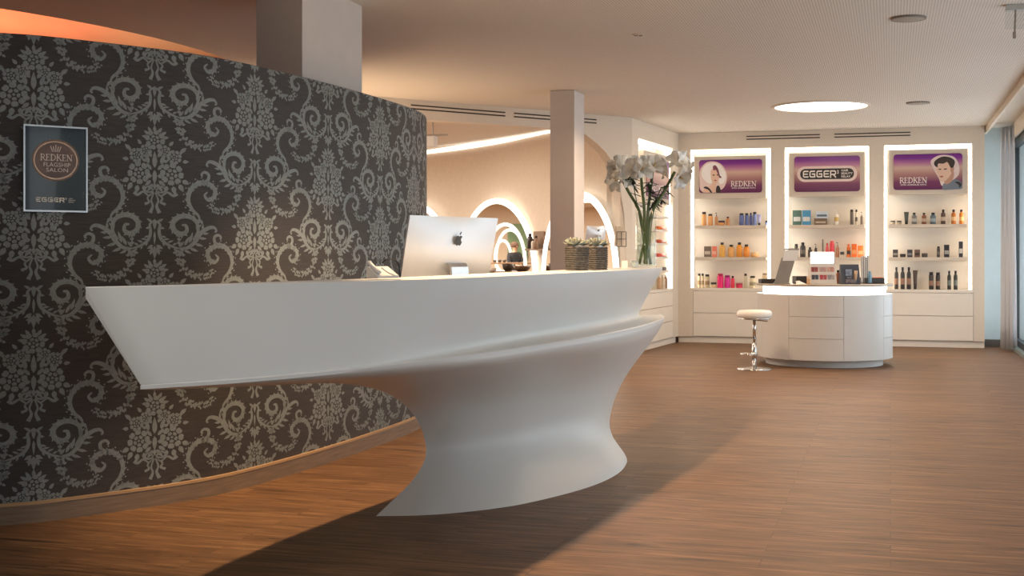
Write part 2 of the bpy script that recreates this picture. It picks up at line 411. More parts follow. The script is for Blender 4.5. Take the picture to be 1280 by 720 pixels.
def bouquet(oy):
    st = len(polys)
    rose(0, oy-178, 52, .2)
    for a in (-90, -60, -120, -35, -145, -10, 190): leafp(0+38*math.cos(math.radians(a)), oy-182+38*math.sin(math.radians(a)), math.radians(a), 34, 17)
    for sx in (-1, 1):
        rose(sx*86, oy-2, 60, .1*sx); rose(sx*98, oy-92, 38, .5*sx); rose(sx*48, oy-118, 34, .9)
        for (x, y, a, L, W) in ((130, -120, -40, 40, 22), (140, -70, -5, 34, 20), (128, -108, -70, 30, 16), (72, -150, -50, 34, 18), (138, 30, 25, 42, 26), (122, 50, 60, 46, 26), (92, 62, 80, 44, 26), (60, 62, 100, 36, 22),
                                (32, -50, -75, 60, 22), (16, -20, -50, 46, 18), (14, 10, 10, 40, 22), (20, 36, 40, 44, 20), (16, -86, -60, 44, 18), (10, 52, 55, 54, 20), (44, -64, -20, 28, 18)):
            ar = math.radians(a if sx > 0 else 180-a); leafp(sx*x, oy+y, ar, L, W)
        # bow and ribbons
        stroke([(sx*6, oy+86), (sx*34, oy+66), (sx*52, oy+84), (sx*34, oy+98), (sx*6, oy+90)], 9, 4)
        stroke([(sx*8, oy+92), (sx*30, oy+116), (sx*62, oy+96), (sx*92, oy+112), (sx*112, oy+100)], lambda t: 8+12*t*t, 5)
        stroke([(sx*8, oy+96), (sx*38, oy+126), (sx*30, oy+148), (sx*54, oy+160)], lambda t: 7+7*t, 5)
        stroke([(sx*4, oy+98), (sx*18, oy+140), (sx*10, oy+170), (sx*24, oy+205)], lambda t: 8+12*t*t, 5)
    leafp(0, oy-30, -PI/2, 90, 26); leafp(0, oy-20, PI/2, 80, 24); leafp(0, oy+50, PI/2, 34, 20)
    for k in range(len(polys)-st): pass
def motif():
    # lyre shaped fleur
    leafp(0, -104, PI/2, 58, 20)
    both(stroke, [(-3, -96), (-26, -74), (-22, -44), (-26, -12), (-44, 16), (-84, 40), (-125, 52)], lambda t: 6+11*math.sin(PI*t)**.8)
    leafp(0, -40, PI/2, 74, 13)
    both(leafp, 12, 44, math.radians(75), 44, 20); leafp(0, 38, PI/2, 68, 24); both(leafp, 8, 34, math.radians(30), 40, 18); both(leafp, 6, 62, math.radians(5), 30, 14)
    both(leafp, -14, -88, math.radians(-150), 34, 14); both(leafp, -26, -58, math.radians(170), 24, 12)
    for (x, y, a, L) in ((-30, -14, 165, 30), (-42, 4, 185, 32), (-64, 20, 200, 32), (-88, 34, 205, 28), (-40, 18, 110, 24), (-66, 38, 120, 22), (-96, 50, 125, 20)):
        both(leafp, x, y, math.radians(a), L, 11)
    # acanthus
    both(stroke, [(-125, 52), (-170, 46), (-208, 14), (-236, -28), (-268, -52), (-300, -64), (-322, -62), (-334, -46), (-324, -38)], lambda t: 10+18*math.sin(PI*min(1, t*1.15))**.8*(1-t*.55))
    for (x, y, a, L, W) in ((-150, 36, -118, 56, 17), (-176, 22, -108, 62, 18), (-226, -34, -78, 58, 17), (-250, -50, -96, 34, 14),
                            (-148, 60, 155, 44, 14), (-178, 50, 160, 52, 16), (-206, 26, 165, 52, 16), (-230, -4, 178, 46, 15), (-250, -28, 185, 38, 13), (-122, 44, -130, 40, 14)):
        both(leafp, x, y, math.radians(a), L, W)
    P = both(stroke, [(-196, 6), (-224, -44), (-214, -94), (-172, -120), (-122, -116), (-90, -84), (-98, -44), (-134, -26), (-162, -42), (-158, -70), (-136, -74)], lambda t: 8+19*math.sin(PI*t)**.7)
    for i in range(8, len(P)-14, 3):
        t = (P[i+1]-P[i-1]); a = math.atan2(t.y, t.x); both(leafp, P[i].x, P[i].y, a-.9, 27, 11)
    # C scroll with hook above the acanthus
    P = both(stroke, [(-236, -100), (-224, -128), (-190, -160), (-170, -210), (-184, -264), (-226, -300), (-280, -302), (-324, -272), (-320, -230), (-286, -212), (-262, -236), (-280, -256)], lambda t: 6+20*math.sin(PI*t)**.75)
    for i in range(8, len(P)-14, 3):
        t = (P[i+1]-P[i-1]); a = math.atan2(t.y, t.x); both(leafp, P[i].x, P[i].y, a+.85, 26, 12)
        both(leafp, P[i].x+26*math.cos(a+PI/2), P[i].y+26*math.sin(a+PI/2), a, 10, 9)
        if i > 22: both(leafp, P[i].x, P[i].y, a-.85, 28, 12)
    both(stroke, [(-246, -300), (-280, -318), (-286, -350), (-262, -362), (-244, -350), (-250, -338)], lambda t: 22-12*t, 4)
    both(leafp, -236, -106, math.radians(60), 34, 16); both(leafp, -236, -106, math.radians(120), 34, 16)
    # garland
    G = smooth_path([(-124, 62, 0), (-124, 108, 0), (-140, 150, 0), (-178, 184, 0), (-228, 204, 0), (-282, 198, 0), (-318, 170, 0)], 5)
    rnd = random.Random(3)
    for i, p in enumerate(G):
        k = 1-.5*i/len(G)
        for _ in range(3):
            a = rnd.uniform(0, 2*PI); d = rnd.uniform(2, 17)*k; both(leafp, p.x+d*math.cos(a), p.y+d*math.sin(a), a, 17*k+5, 12*k+3)
    both(stroke, [(-124, 40), (-122, 0), (-126, -24)], 6); 
    for y in (30, 10, -10): both(leafp, -122, y, math.radians(-60), 18, 11); both(leafp, -122, y, math.radians(-130), 18, 11)
    bouquet(356)
motif()
cols_px = [42, 193, 318, 410, 475]
ucol = {i: wall_s_at_px(p) for i, p in enumerate(cols_px)}
for i in range(-1, -7, -1): ucol[i] = ucol[i+1]-.56
for i in range(5, 11): ucol[i] = ucol[i-1]+.62
def u_of(k):
    i = math.floor(k); f = k-i
    if i not in ucol or i+1 not in ucol: return None
    return ucol[i]+(ucol[i+1]-ucol[i])*f
mb.cur = 1
for ci in range(-5, 10):
    zb = 1.82 if ci % 2 == 0 else 1.51
    for rep in range(-1, 4):
        zc = zb-rep*.605          # widest line of this bouquet
        for q in polys:
            pts = []
            zs = [zc-(y-356)/1150.0 for x, y in q]
            if min(zs) > WTOP-.002 or max(zs) < .09: continue
            ok = True; zs = [min(WTOP-.002, max(.088, z)) for z in zs]
            if max(zs)-min(zs) < 1e-4: continue
            for (x, y), z in zip(q, zs):
                u = u_of(ci+x/607.0)
                if u is None or u < .02 or u > arc[-1]-.02: ok = False; break
                p, nn = wall_at(u, .0012); pts.append((p.x, p.y, z))
            if ok: mb.add(pts, [tuple(range(len(pts)))])
o = mb.build('wall_left', [M['wallpaper'], M['damask']], recalc=False); struct(o)
# skirting
mb = MB()
n_ = nw
for (z0, z1, off, mi) in ((0, .078, .016, 0), (.078, .09, .018, 1)):
    mb.cur = mi
    a = [wpath[i]+wnorm(i)*off for i in range(nw)]; b = [wpath[i]-wnorm(i)*.002 for i in range(nw)]; rg = a+b[::-1]
    mb.loft([[(p.x, p.y, z0) for p in rg], [(p.x, p.y, z1) for p in rg]])
struct(mb.build('baseboard_left', [M['skirt'], M['skirt_top']]))

# ---- back wall with niches
BW = Frame(2.14, 16.46, 5.69, 15.41)
NB, NT = .70, 2.47
niches = [(863, 963), (981, 1086), (1105, 1215)]
nu = [(BW.u(a), BW.u(b)) for a, b in niches]
DRW = [(BW.u(866), BW.u(965)), (BW.u(979.5), BW.u(1088)), (BW.u(1103.5), BW.u(1217))]
wb = empty('x', (0, 0, 0)); bpy.data.objects.remove(wb)
mb = MB(); dp = .42
edges = [0]
for (a, b), (c, d) in zip(nu, DRW): pass
L_ = BW.len
def wallbox(u0, u1, z0, z1, w0=0, w1=dp): mb.box(u0, u1, w0, w1, z0, z1)
wallbox(0, L_, NT, CZ)
us = [0]+[v for ab in nu for v in ab]+[L_]
for i in range(0, 8, 2): wallbox(us[i], us[i+1], NB, NT)
us = [0]+[v for ab in DRW for v in ab]+[L_]
for i in range(0, 8, 2): wallbox(us[i], us[i+1], .08, NB)
wallbox(0, L_, .08, NT, dp, dp+.05)
o = mb.build('wall_back', M['plaster'], recalc=False); o.location = BW.o; o.rotation_euler = (0, 0, BW.th); struct(o)
mb = MB(); mb.box(0, L_, .03, .05, 0, .08); mb.box(0, L_, .05, dp, 0, .02)
o = mb.build('baseboard_back', M['lacquer']); o.location = BW.o; o.rotation_euler = (0, 0, BW.th); struct(o)
# alcove wall beside the cabinets (pale blue) and skirting
c0 = BW.pt(L_, .25); 
mb = MB(); mb.box(L_, L_+1.6, .30, .40, 0, CZ)
o = mb.build('wall_alcove', M['blue_plaster']); o.location = BW.o; o.rotation_euler = (0, 0, BW.th); struct(o)
mb = MB(); mb.box(L_+.002, L_+1.2, .28, .2995, 0, .09)
o = mb.build('baseboard_alcove', mat('dark_skirting', (92, 84, 76), .6)); o.location = BW.o; o.rotation_euler = (0, 0, BW.th); struct(o)

# ---- side wall with its niche
SW = Frame(1.36, 14.5, 2.14, 16.46)
su0, su1 = SW.u(798), SW.u(841)
mb = MB()
mb.box(0, SW.len, 0, .3, NT, CZ); mb.box(0, su0, 0, .3, 0.08, NT); mb.box(su1, SW.len, 0, .3, .08, NT); mb.box(su0, su1, .26, .30, .08, NT)
o = mb.build('wall_side', M['plaster']); o.location = SW.o; o.rotation_euler = (0, 0, SW.th); struct(o)
mb = MB(); mb.box(0, SW.len-.03, .03, .05, 0, .08)
o = mb.build('baseboard_side', M['lacquer']); o.location = SW.o; o.rotation_euler = (0, 0, SW.th); struct(o)

# ---- arch wall (bulkhead) with the big rounded opening
AW = Frame(-.96, 12.8, 1.36, 14.5)
arcp = [(531, 150), (640, 157), (700, 161), (718, 163), (731.7, 168), (747, 180), (757, 190), (765, 202), (772, 222), (776, 240), (780, 267), (782, 300), (783.5, 340), (784, 440)]
ap = [(AW.u(a), AW.z(a, b)) for a, b in arcp]; ap[-1] = (ap[-1][0], 0)
ap = [(-4.0, ap[0][1]+.0)]+ap
mb = MB()
topz = CZ; vs = []; fs = []
for w in (0, .14):
    for u, z in ap: vs.append((u, w, z))
    for u, z in ap: vs.append((max(u, u), w, topz))
k = len(ap); n2 = 2*k
# front/back faces: strip between the opening edge and ceiling / right end
L_a = AW.len
vs = []; fs = []
def two(u, z): vs.append((u, 0, z)); vs.append((u, .14, z)); return len(vs)-2
E = [two(u, z) for u, z in ap]
T = []
for u, z in ap:
    if u < ap[5][0]: T.append(two(u, topz))
    else:
        # project onto the outer boundary (right side)
        T.append(two(L_a, z) if z < 2.2 else two(u, topz))
for i in range(k-1):
    a, b, c, d = E[i], E[i+1], T[i+1], T[i]
    if vs[c][0] == L_a and vs[d][0] != L_a:
        cr = two(L_a, topz); fs.append((a, b, c, cr, d)); fs.append((a+1, d+1, cr+1, c+1, b+1)); fs.append((d, cr, cr+1, d+1)); fs.append((cr, c, c+1, cr+1))
    else:
        fs.append((a, b, c, d)); fs.append((a+1, d+1, c+1, b+1)); fs.append((d, c, c+1, d+1))
    fs.append((a, a+1, b+1, b))
mb.add(vs, fs)
o = mb.build('wall_arch', M['plaster']); o.location = AW.o; o.rotation_euler = (0, 0, AW.th); struct(o)
mb = MB(); mb.box(ap[-1][0]+.005, L_a, -.012, -.001, 0, .08); o = mb.build('baseboard_arch', M['lacquer']); o.location = AW.o; o.rotation_euler = (0, 0, AW.th); struct(o)

# ---- mirror wall beyond
P2 = Vector((.78, 15.1)); P1 = Vector((-.2125, 17.0)); P0 = Vector((-1.43, 18.75))
D2 = Vector((.40, -.917)); D1 = Vector((.53, -.848)); D0 = Vector((.60, -.80))
def nrm(d): return Vector((d.y, -d.x)).normalized()     # towards the salon (left, camera side)
off = .09
wa = [(-6.5, 24.2), (-3.6, 21.2)]+[tuple(P - nrm(D)*off) for P, D in ((P0, D0), (P1, D1), (P2, D2))]+[(1.22, 14.42)]
wa = [Vector((p.x, p.y)) for p in smooth_path([(a, b, 0) for a, b in wa], 8)]
def pathwall(name, path, z0, z1, th, m, side=1):
    mb = MB(); N = len(path); back = []
    for i in range(N):
        t = (path[min(i+1, N-1)]-path[max(i-1, 0)]).normalized(); back.append(path[i]+Vector((-t.y, t.x))*th*side)
    rg = path+back[::-1]; mb.smooth = False
    mb.loft([[(p.x, p.y, z0) for p in rg], [(p.x, p.y, z1) for p in rg]])
    return mb.build(name, m)
struct(pathwall('wall_mirrors', wa, 0, CZ-.002, .1, M['beige']))
# cove light along its top (a thing)
def cove():
    mb = MB(); rings = []
    P = [p+nrm(wa[min(k+1, len(wa)-1)]-wa[max(k-1, 0)])*.03 for k, p in enumerate(wa)]
    for k, p in enumerate(P):
        nn = nrm(wa[min(k+1, len(wa)-1)]-wa[max(k-1, 0)]); xx = 640+F*p.x/p.y
        yc = sinterp(xx, [(430, 203), (533, 190), (587, 182), (630, 173.5), (660, 166), (690, 159.5), (730, 156)]); th = interp(xx, [(500, 3.6), (533, 4.2), (600, 7), (660, 10.5), (700, 12)])
        z1 = min(CZ-.012, H+(HZ-yc+th/2)*p.y/F); z0 = H+(HZ-yc-th/2)*p.y/F; z1 = max(z1, z0+.03); q = p-nn*.025
        rings.append([(p.x, p.y, z0), (p.x, p.y, z1), (q.x, q.y, z1), (q.x, q.y, z0)])
    mb.loft(rings); return mb.build('cove_light', M['led'])
o = cove()
tag(o, 'glowing white light strip running along the top of the beige mirror wall', 'light strip')

# ---- other enclosing walls
def wallseg(name, a, b, m, z1=CZ, th=.1, z0=0):
    fr = Frame(a[0], a[1], b[0], b[1]); mb = MB(); mb.box(0, fr.len, 0, th, z0, z1)
    o = mb.build(name, m); o.location = fr.o; o.rotation_euler = (0, 0, fr.th); struct(o); return fr
wallseg('wall_far_left', (-21, -5), (-21, 46), M['beige'])
wallseg('wall_far', (-21, 40), (2.5, 40), M['beige'])
wallseg('wall_rear', (7, -4.9), (-21, -4.9), M['plaster'])
wallseg('wall_far_right', (2.25, 40), (2.25, 17.0), M['beige'])

# ---- window wall on the right
WW = Frame(6.06+.28*0, 15.55, 6.06-20*.2835, 15.55-20*.959)      # runs towards the camera; local y points outwards (to the right)?
# local y = left normal of direction
mb = MB()
sgn = 1
WH = 2.52
mb.box(0, 20, 0, .16, WH, CZ); o = mb.build('wall_right', M['plaster']); o.location = WW.o; o.rotation_euler = (0, 0, WW.th); struct(o)
k = 0
for i in range(13):
    u0 = i*1.55; u1 = u0+1.55
    mbf = MB(); f_ = .055
    for (a, b, c, d) in ((u0, u0+f_, .05, WH), (u1-f_, u1, .05, WH), (u0+f_, u1-f_, WH-.1, WH), (u0+f_, u1-f_, .05, .12)): mbf.box(a, b, .03, .10, c, d)
    w = mbf.build('window_%d' % (i+1), M['frame_grey']); w.location = WW.o; w.rotation_euler = (0, 0, WW.th); struct(w)
    g = MB(); g.box(u0+f_, u1-f_, .06, .068, .12, WH-.1); gg = g.build('pane', M['glass'], w)
mb = MB(); mb.box(0, 20, -.02, .15, 0, .05); o = mb.build('trim_2', M['rail']); o.location = WW.o; o.rotation_euler = (0, 0, WW.th); struct(o)
# curtain track box under the ceiling
mb = MB(); mb.box(-.1, 20, -.30, -.27, CZ-.075, CZ-.001); mb.box(-.1, 20, -.02, 0, WH-.02, CZ-.001)
o = mb.build('trim_3', M['plaster']); o.location = WW.o; o.rotation_euler = (0, 0, WW.th); struct(o)
mb = MB(); mb.box(4, 30, -30, 50, -.35, -.15); o = mb.build('terrace', M['terrace']); tag(o, kind='structure')

# pillars
def pillar(name, near, left, deep, label):
    o = empty(name, (near[0], near[1], 0), ROOM); mb = MB(); mb.box(-left, 0, 0, deep, 0, CZ-.001)
    b = mb.build('shaft', M['pillar'], o, bevel=.004); return tag(o, label, 'pillar')
def near_from_px(x, Y): return ((x-640)*Y/F, Y)
pillar('pillar', near_from_px(378, 7.12), .285, .84, 'thick white square pillar rising behind the patterned curved wall')
pillar('pillar', near_from_px(718, 12.0), .236, .40, 'slim pale pillar standing behind the reception counter plants')

# ================================================================== CABINETS
def rrect(x0, x1, z0, z1, r, n=5):
    out = []
    for cx, cz, a0 in ((x1-r, z1-r, 0), (x0+r, z1-r, 90), (x0+r, z0+r, 180), (x1-r, z0+r, 270)):
        for i in range(n+1):
            a = math.radians(a0+90*i/n); out.append((cx+r*math.cos(a), cz+r*math.sin(a)))
    return out[::-1]
# ---- lettering from strokes
def poly_stroke(pts, w):
    out = []
    for i in range(len(pts)-1):
        (x0, y0), (x1, y1) = pts[i], pts[i+1]; dx, dy = x1-x0, y1-y0; L = math.hypot(dx, dy)
        if L < 1e-6: continue
        ex, ey = dx/L*w*.35, dy/L*w*.35; nx, ny = -dy/L*w/2, dx/L*w/2
        out.append([(x0-ex+nx, y0-ey+ny), (x0-ex-nx, y0-ey-ny), (x1+ex-nx, y1+ey-ny), (x1+ex+nx, y1+ey+ny)])
    return out
def arcpts(cx, cy, rx, ry, a0, a1, n=8): return [(cx+rx*math.cos(math.radians(a0+(a1-a0)*i/n)), cy+ry*math.sin(math.radians(a0+(a1-a0)*i/n))) for i in range(n+1)]
TK, TN = .15, .07
SERIF = {
 'R': (.78, [([(.14,0),(.14,1)],TK), ([(.02,.03),(.28,.03)],TN), ([(.02,.97),(.35,.97)],TN), ([(.2,.97)]+arcpts(.36,.74,.24,.23,90,-90)+[(.2,.5)],TN*1.4), ([(.36,.5),(.66,.06),(.78,.03)],TK*.9)]),
 'E': (.66, [([(.14,0),(.14,1)],TK), ([(.02,.03),(.58,.03)],TN), ([(.02,.97),(.56,.97)],TN), ([(.14,.52),(.44,.52)],TN), ([(.57,.03),(.59,.22)],TN*.8), ([(.55,.97),(.56,.8)],TN*.8), ([(.44,.42),(.44,.62)],TN*.8)]),
 'D': (.86, [([(.14,0),(.14,1)],TK), ([(.02,.03),(.3,.03)],TN), ([(.02,.97),(.3,.97)],TN), ([(.25,.97)]+arcpts(.32,.5,.42,.46,88,-88,12)+[(.25,.03)],TN*1.7)]),
 'K': (.82, [([(.14,0),(.14,1)],TK), ([(.02,.03),(.28,.03)],TN), ([(.02,.97),(.28,.97)],TN), ([(.18,.42),(.62,.95)],TN), ([(.32,.58),(.7,.05)],TK*.9), ([(.5,.97),(.76,.97)],TN), ([(.56,.03),(.84,.03)],TN)]),
 'N': (.88, [([(.13,0),(.13,1)],TN), ([(.10,.95),(.72,.03)],TK), ([(.73,0),(.73,1)],TN), ([(.02,.03),(.26,.03)],TN), ([(.0,.97),(.2,.97)],TN), ([(.6,.97),(.86,.97)],TN)]),
}
W_ = .2
WIDE = {
 'E': (1.0, [([(.9,.1),(.25,.1),(.12,.22),(.12,.78),(.25,.9),(.9,.9)],W_), ([(.12,.5),(.82,.5)],W_*.85)]),
 'G': (1.08, [([(.92,.9),(.25,.9),(.12,.78),(.12,.22),(.25,.1),(.92,.1),(.92,.5),(.5,.5)],W_)]),
 'R': (1.05, [([(.1,0),(.1,.9),(.8,.9),(.92,.8),(.92,.52),(.8,.42),(.14,.42)],W_), ([(.55,.4),(.95,.02)],W_)]),
 '3': (.55, [([(.1,.9),(.45,.9),(.45,.1),(.1,.1)],W_*.9), ([(.15,.5),(.45,.5)],W_*.8)]),
}
def write_strokes(mb, text, glyphs, x, z, h, y, sp=.1, wscale=1, sup=None):
    cx = x
    for ch in text:
        w, st = glyphs[ch]; hh = h; zz = z
        if sup and ch == sup: hh = h*.5; zz = z+h*.5
        for pts, tk in st:
            for q in poly_stroke(pts, tk):
                mb.add([(cx+a*hh*wscale, y, zz+b*hh) for a, b in q][::-1], [(0, 1, 2, 3)])
        cx += (w+sp)*hh*wscale
    return cx
def text_width(text, glyphs, sp=.1): return sum(glyphs[c][0]+sp for c in text)-sp
def bfont(mbx, body, size, x, z, y, bold=0, width=None):
    cu = bpy.data.curves.new('t', 'FONT'); cu.body = body; cu.size = size; cu.offset = bold; cu.resolution_u = 2
    ob = bpy.data.objects.new('t', cu); COL.objects.link(ob); bpy.context.view_layer.update()
    me = bpy.data.meshes.new_from_object(ob)
    xs = [v.co.x for v in me.vertices]; k = 1
    if width and xs: k = width/(max(xs)-min(xs)); 
    x0 = min(xs) if xs else 0
    mbx.add([(x+(v.co.x-x0)*k, y, z+v.co.y) for v in me.vertices], [tuple(p.vertices) for p in me.polygons])
    bpy.data.objects.remove(ob); bpy.data.curves.remove(cu); bpy.data.meshes.remove(me)
def blob(mb, pts, y, off=(0, 0), sc=1, n=4, closed=True):
    P = [Vector((a, b, 0)) for a, b in pts]; N = len(P); out = []
    for i in range(N):
        p0, p1, p2, p3 = P[i-1], P[i], P[(i+1) % N], P[(i+2) % N]
        for k in range(n):
            t = k/n; q = .5*((2*p1)+(p2-p0)*t+(2*p0-5*p1+4*p2-p3)*t*t+(3*p1-p0-3*p2+p3)*t**3); out.append((off[0]+q.x*sc, y, off[1]+q.y*sc))
    mb.add(out, [tuple(range(len(out)))])

names3 = ['left', 'middle', 'right']
cab_desc = ['white lit shelf cabinet under the purple sign with the platinum haired woman',
            'white lit shelf cabinet under the purple sign with a dark rounded name bar',
            'white lit shelf cabinet under the purple sign with the dark haired man']
sign_px = [(874, 952.7, 199.5, 241), (993, 1075, 195.3, 239.5), (1117, 1203, 192.5, 237)]
head_px = [(868, 957.5, 195, 248), (986.5, 1081, 191, 245.5), (1111, 1209.5, 186.5, 243)]
SHZ = [1.50, 1.095]
HW = .03
for i in range(3):
    root = empty('shelf_cabinet', BW.o, BW.th, cab_desc[i], 'cabinet', 'lit cabinets of the back wall')
    a, b = nu[i]; da, db = DRW[i]; e = .002
    mb = MB()
    mb.box(a+e, b-e, .30, .32, NB, NT-e)                     # back panel
    mb.box(da+e, db-e, .0, .41, NB-.035, NB)                # ledge
    mb.box(a+e, a+.012, .09, .30, NB, NT-e); mb.box(b-.012, b-e, .09, .30, NB, NT-e); mb.box(a+.012, b-.012, .09, .3, NT-.012, NT-e)
    mb.box(da+e, da+.02, .02, .41, .085, NB-.035); mb.box(db-.02, db-e, .02, .41, .085, NB-.035); mb.box(da+.02, db-.02, .39, .41, .085, NB-.035)
    mb.build('body', M['lacquer'], root)
    # led reveal: lights the niche
    mb = MB(); w = .045
    mb.box(a+.003, a+.003+w*.7, .045, .075, NB+.003, NT-.005); mb.box(b-.003-w*.7, b-.003, .045, .075, NB+.003, NT-.005); mb.box(a+.003+w*.7, b-.003-w*.7, .045, .075, NT-.005-w, NT-.005)
    mb.build('light_strip', M['led_soft'], root)
    hx0, hx1, hy0, hy1 = head_px[i]
    ha, hb = BW.u(hx0, HW), BW.u(hx1, HW); hz1, hz0 = BW.z((hx0+hx1)/2, hy0, HW), BW.z((hx0+hx1)/2, hy1, HW)
    mb = MB(); mb.box(ha, hb, HW, .2, hz0, hz1); hp = mb.build('header_panel', M['panel'], root, bevel=.002)
    sx0, sx1, sy0, sy1 = sign_px[i]; sa, sb = BW.u(sx0, HW), BW.u(sx1, HW); sz1, sz0 = BW.z((sx0+sx1)/2, sy0, HW), BW.z((sx0+sx1)/2, sy1, HW)
    mb = MB(); mb.prism(rrect(sa, sb, sz0, sz1, .035), HW-.012, HW-.0005); sg = mb.build('sign_face', M['sign'], hp)
    sw, sh = sb-sa, sz1-sz0; Y = HW-.0135
    mt = MB(); ms = MB()
    if i == 1:
        mp = MB(); mp.prism(rrect(sa+.08*sw-.03, sb-.08*sw+.03, sz0+.28*sh, sz0+.72*sh, .22*sh-.001, 8), HW-.0127, HW-.0121); mp.build('lettering_halo', M['halo'], hp)
        mp = MB(); mp.prism(rrect(sa+.09*sw, sb-.09*sw, sz0+.35*sh, sz0+.65*sh, .15*sh-.001, 8), HW-.0134, HW-.0128); mp.build('lettering_pill', M['print_dark'], hp)
        h = sh*.2; tw = text_width('EGGER3', WIDE, .12); wsc = (.54*sw)/(tw*h)*1.06
        write_strokes(mt, 'EGGER3', WIDE, sa+.13*sw, sz0+.4*sh, h, Y-.0006, .12, wsc, '3')
        for j, s_ in enumerate(('HAIR', 'BEAUTY', 'RELAX')): bfont(ms, s_, sh*.085, sa+.72*sw, sz0+(.56-.085*j)*sh, Y-.0006, .0006)
    else:
        h = sh*.155; tw = text_width('REDKEN', SERIF, .04)*h
        x0 = sa+(.51 if i == 0 else .09)*sw; ws = (.40*sw)/tw
        write_strokes(mt, 'REDKEN', SERIF, x0, sz0+.19*sh, h, Y, .04, ws)
        bfont(ms, '5TH AVENUE NYC', sh*.055, x0+.01, sz0+.12*sh, Y, .0004, .38*sw)
    mt.build('lettering', M['whiteprint'], hp, recalc=False); ms.build('small_lettering', M['whiteprint'], hp, recalc=False)
    if i == 0:
        q = MB(); mats = [M['halo'], M['hair_white'], M['skin_print'], M['hair_plum'], M['print_dark'], M['lip_print']]
        c = (sa+.22*sw, sz0+.5*sh); S = sh
        q.cur = 0; blob(q, [(-.33,-.45),(-.40,-.1),(-.38,.2),(-.2,.42),(.05,.45),(.28,.34),(.42,.08),(.4,-.2),(.22,-.42)], Y+.001, c, S)
        q.cur = 1; blob(q, [(-.3,-.05),(-.34,.15),(-.2,.36),(.02,.41),(.24,.32),(.38,.1),(.38,-.12),(.24,-.24),(.1,-.1),(-.1,-.22)], Y+.0006, c, S)
        q.cur = 2; blob(q, [(-.06,.02),(-.05,.18),(.05,.26),(.17,.2),(.2,.02),(.17,-.14),(.07,-.24),(-.02,-.16)], Y+.0002, c, S)
        blob(q, [(-.3,-.48),(-.2,-.34),(-.04,-.26),(.0,-.16),(.08,-.2),(.12,-.34),(.22,-.42),(.2,-.48)], Y+.0003, c, S)
        q.cur = 3; blob(q, [(.03,.33),(.09,.33),(.16,.22),(.21,.04),(.27,-.04),(.2,-.04),(.15,.08),(.09,.2),(.03,.18),(.0,.27)], Y-.0002, c, S)
        q.cur = 4; blob(q, [(-.28,-.34),(-.2,-.3),(-.1,-.36),(-.02,-.48),(-.06,-.49),(-.14,-.4)], Y-.0003, c, S); blob(q, [(.12,-.3),(.2,-.3),(.24,-.48),(.1,-.48)], Y-.0003, c, S)
        blob(q, [(-.01,.04),(.03,.06),(.06,.04),(.03,.02)], Y-.0004, c, S); blob(q, [(.11,.05),(.15,.06),(.17,.04),(.14,.025)], Y-.0004, c, S)
        q.cur = 5; blob(q, [(.04,-.12),(.08,-.1),(.12,-.12),(.08,-.145)], Y-.0004, c, S)
        q.build('printed_portrait', mats, hp, recalc=False)
    if i == 2:
        q = MB(); mats = [M['halo'], M['hair_dark'], M['skin_print'], M['skin_shade'], M['print_grey'], M['print_dark'], M['lip_print']]
        c = (sa+.76*sw, sz0+.5*sh); S = sh
        q.cur = 0; blob(q, [(-.34,.1),(-.4,.3),(-.22,.44),(.0,.46),(.22,.4),(.34,.2),(.34,-.1),(.1,-.3),(-.1,-.4),(-.18,-.2)], Y+.001, c, S)
        q.cur = 4; blob(q, [(-.08,-.5),(-.06,-.34),(.1,-.3),(.26,-.22),(.4,-.3),(.44,-.42),(.4,-.49),(.1,-.51)], Y+.0006, c, S)
        q.cur = 3; blob(q, [(-.02,-.34),(-.04,-.12),(.2,.0),(.2,-.2),(.1,-.32)], Y+.0004, c, S)
        q.cur = 2; blob(q, [(-.22,.18),(-.25,.02),(-.2,-.12),(-.14,-.26),(-.04,-.28),(.1,-.14),(.18,.04),(.16,.2),(-.04,.28)], Y+.0002, c, S)
        q.cur = 3; blob(q, [(.12,.1),(.2,.14),(.22,.04),(.15,-.04)], Y+.0001, c, S)
        q.cur = 1; blob(q, [(-.3,.28),(-.3,.18),(-.22,.12),(-.2,.22),(-.06,.22),(.04,.26),(.12,.12),(.18,.1),(.22,.16),(.24,.28),(.14,.38),(-.04,.42),(-.18,.38)], Y-.0002, c, S)
        q.cur = 5; blob(q, [(.24,-.3),(.36,-.3),(.42,-.38),(.36,-.46),(.34,-.38)], Y-.0002, c, S); blob(q, [(-.2,.07),(-.14,.08),(-.12,.055),(-.17,.05)], Y-.0003, c, S); blob(q, [(-.06,.07),(.01,.085),(.03,.06),(-.03,.05)], Y-.0003, c, S)
        q.cur = 6; blob(q, [(-.17,-.14),(-.1,-.12),(-.06,-.14),(-.11,-.165)], Y-.0003, c, S)
        q.build('printed_portrait', mats, hp, recalc=False)
    for z in SHZ:
        mb = MB(); mb.box(a+.055, b-.055, .04, .299, z-.04, z); mb.build('shelf', M['panel'], root, bevel=.002)
    for (z0, z1) in ((.385, NB-.04), (.085, .38)):
        mb = MB(); mb.box(da+.004, db-.004, -.001, .019, z0, z1); mb.build('drawer', M['lacquer'], root, bevel=.0015)

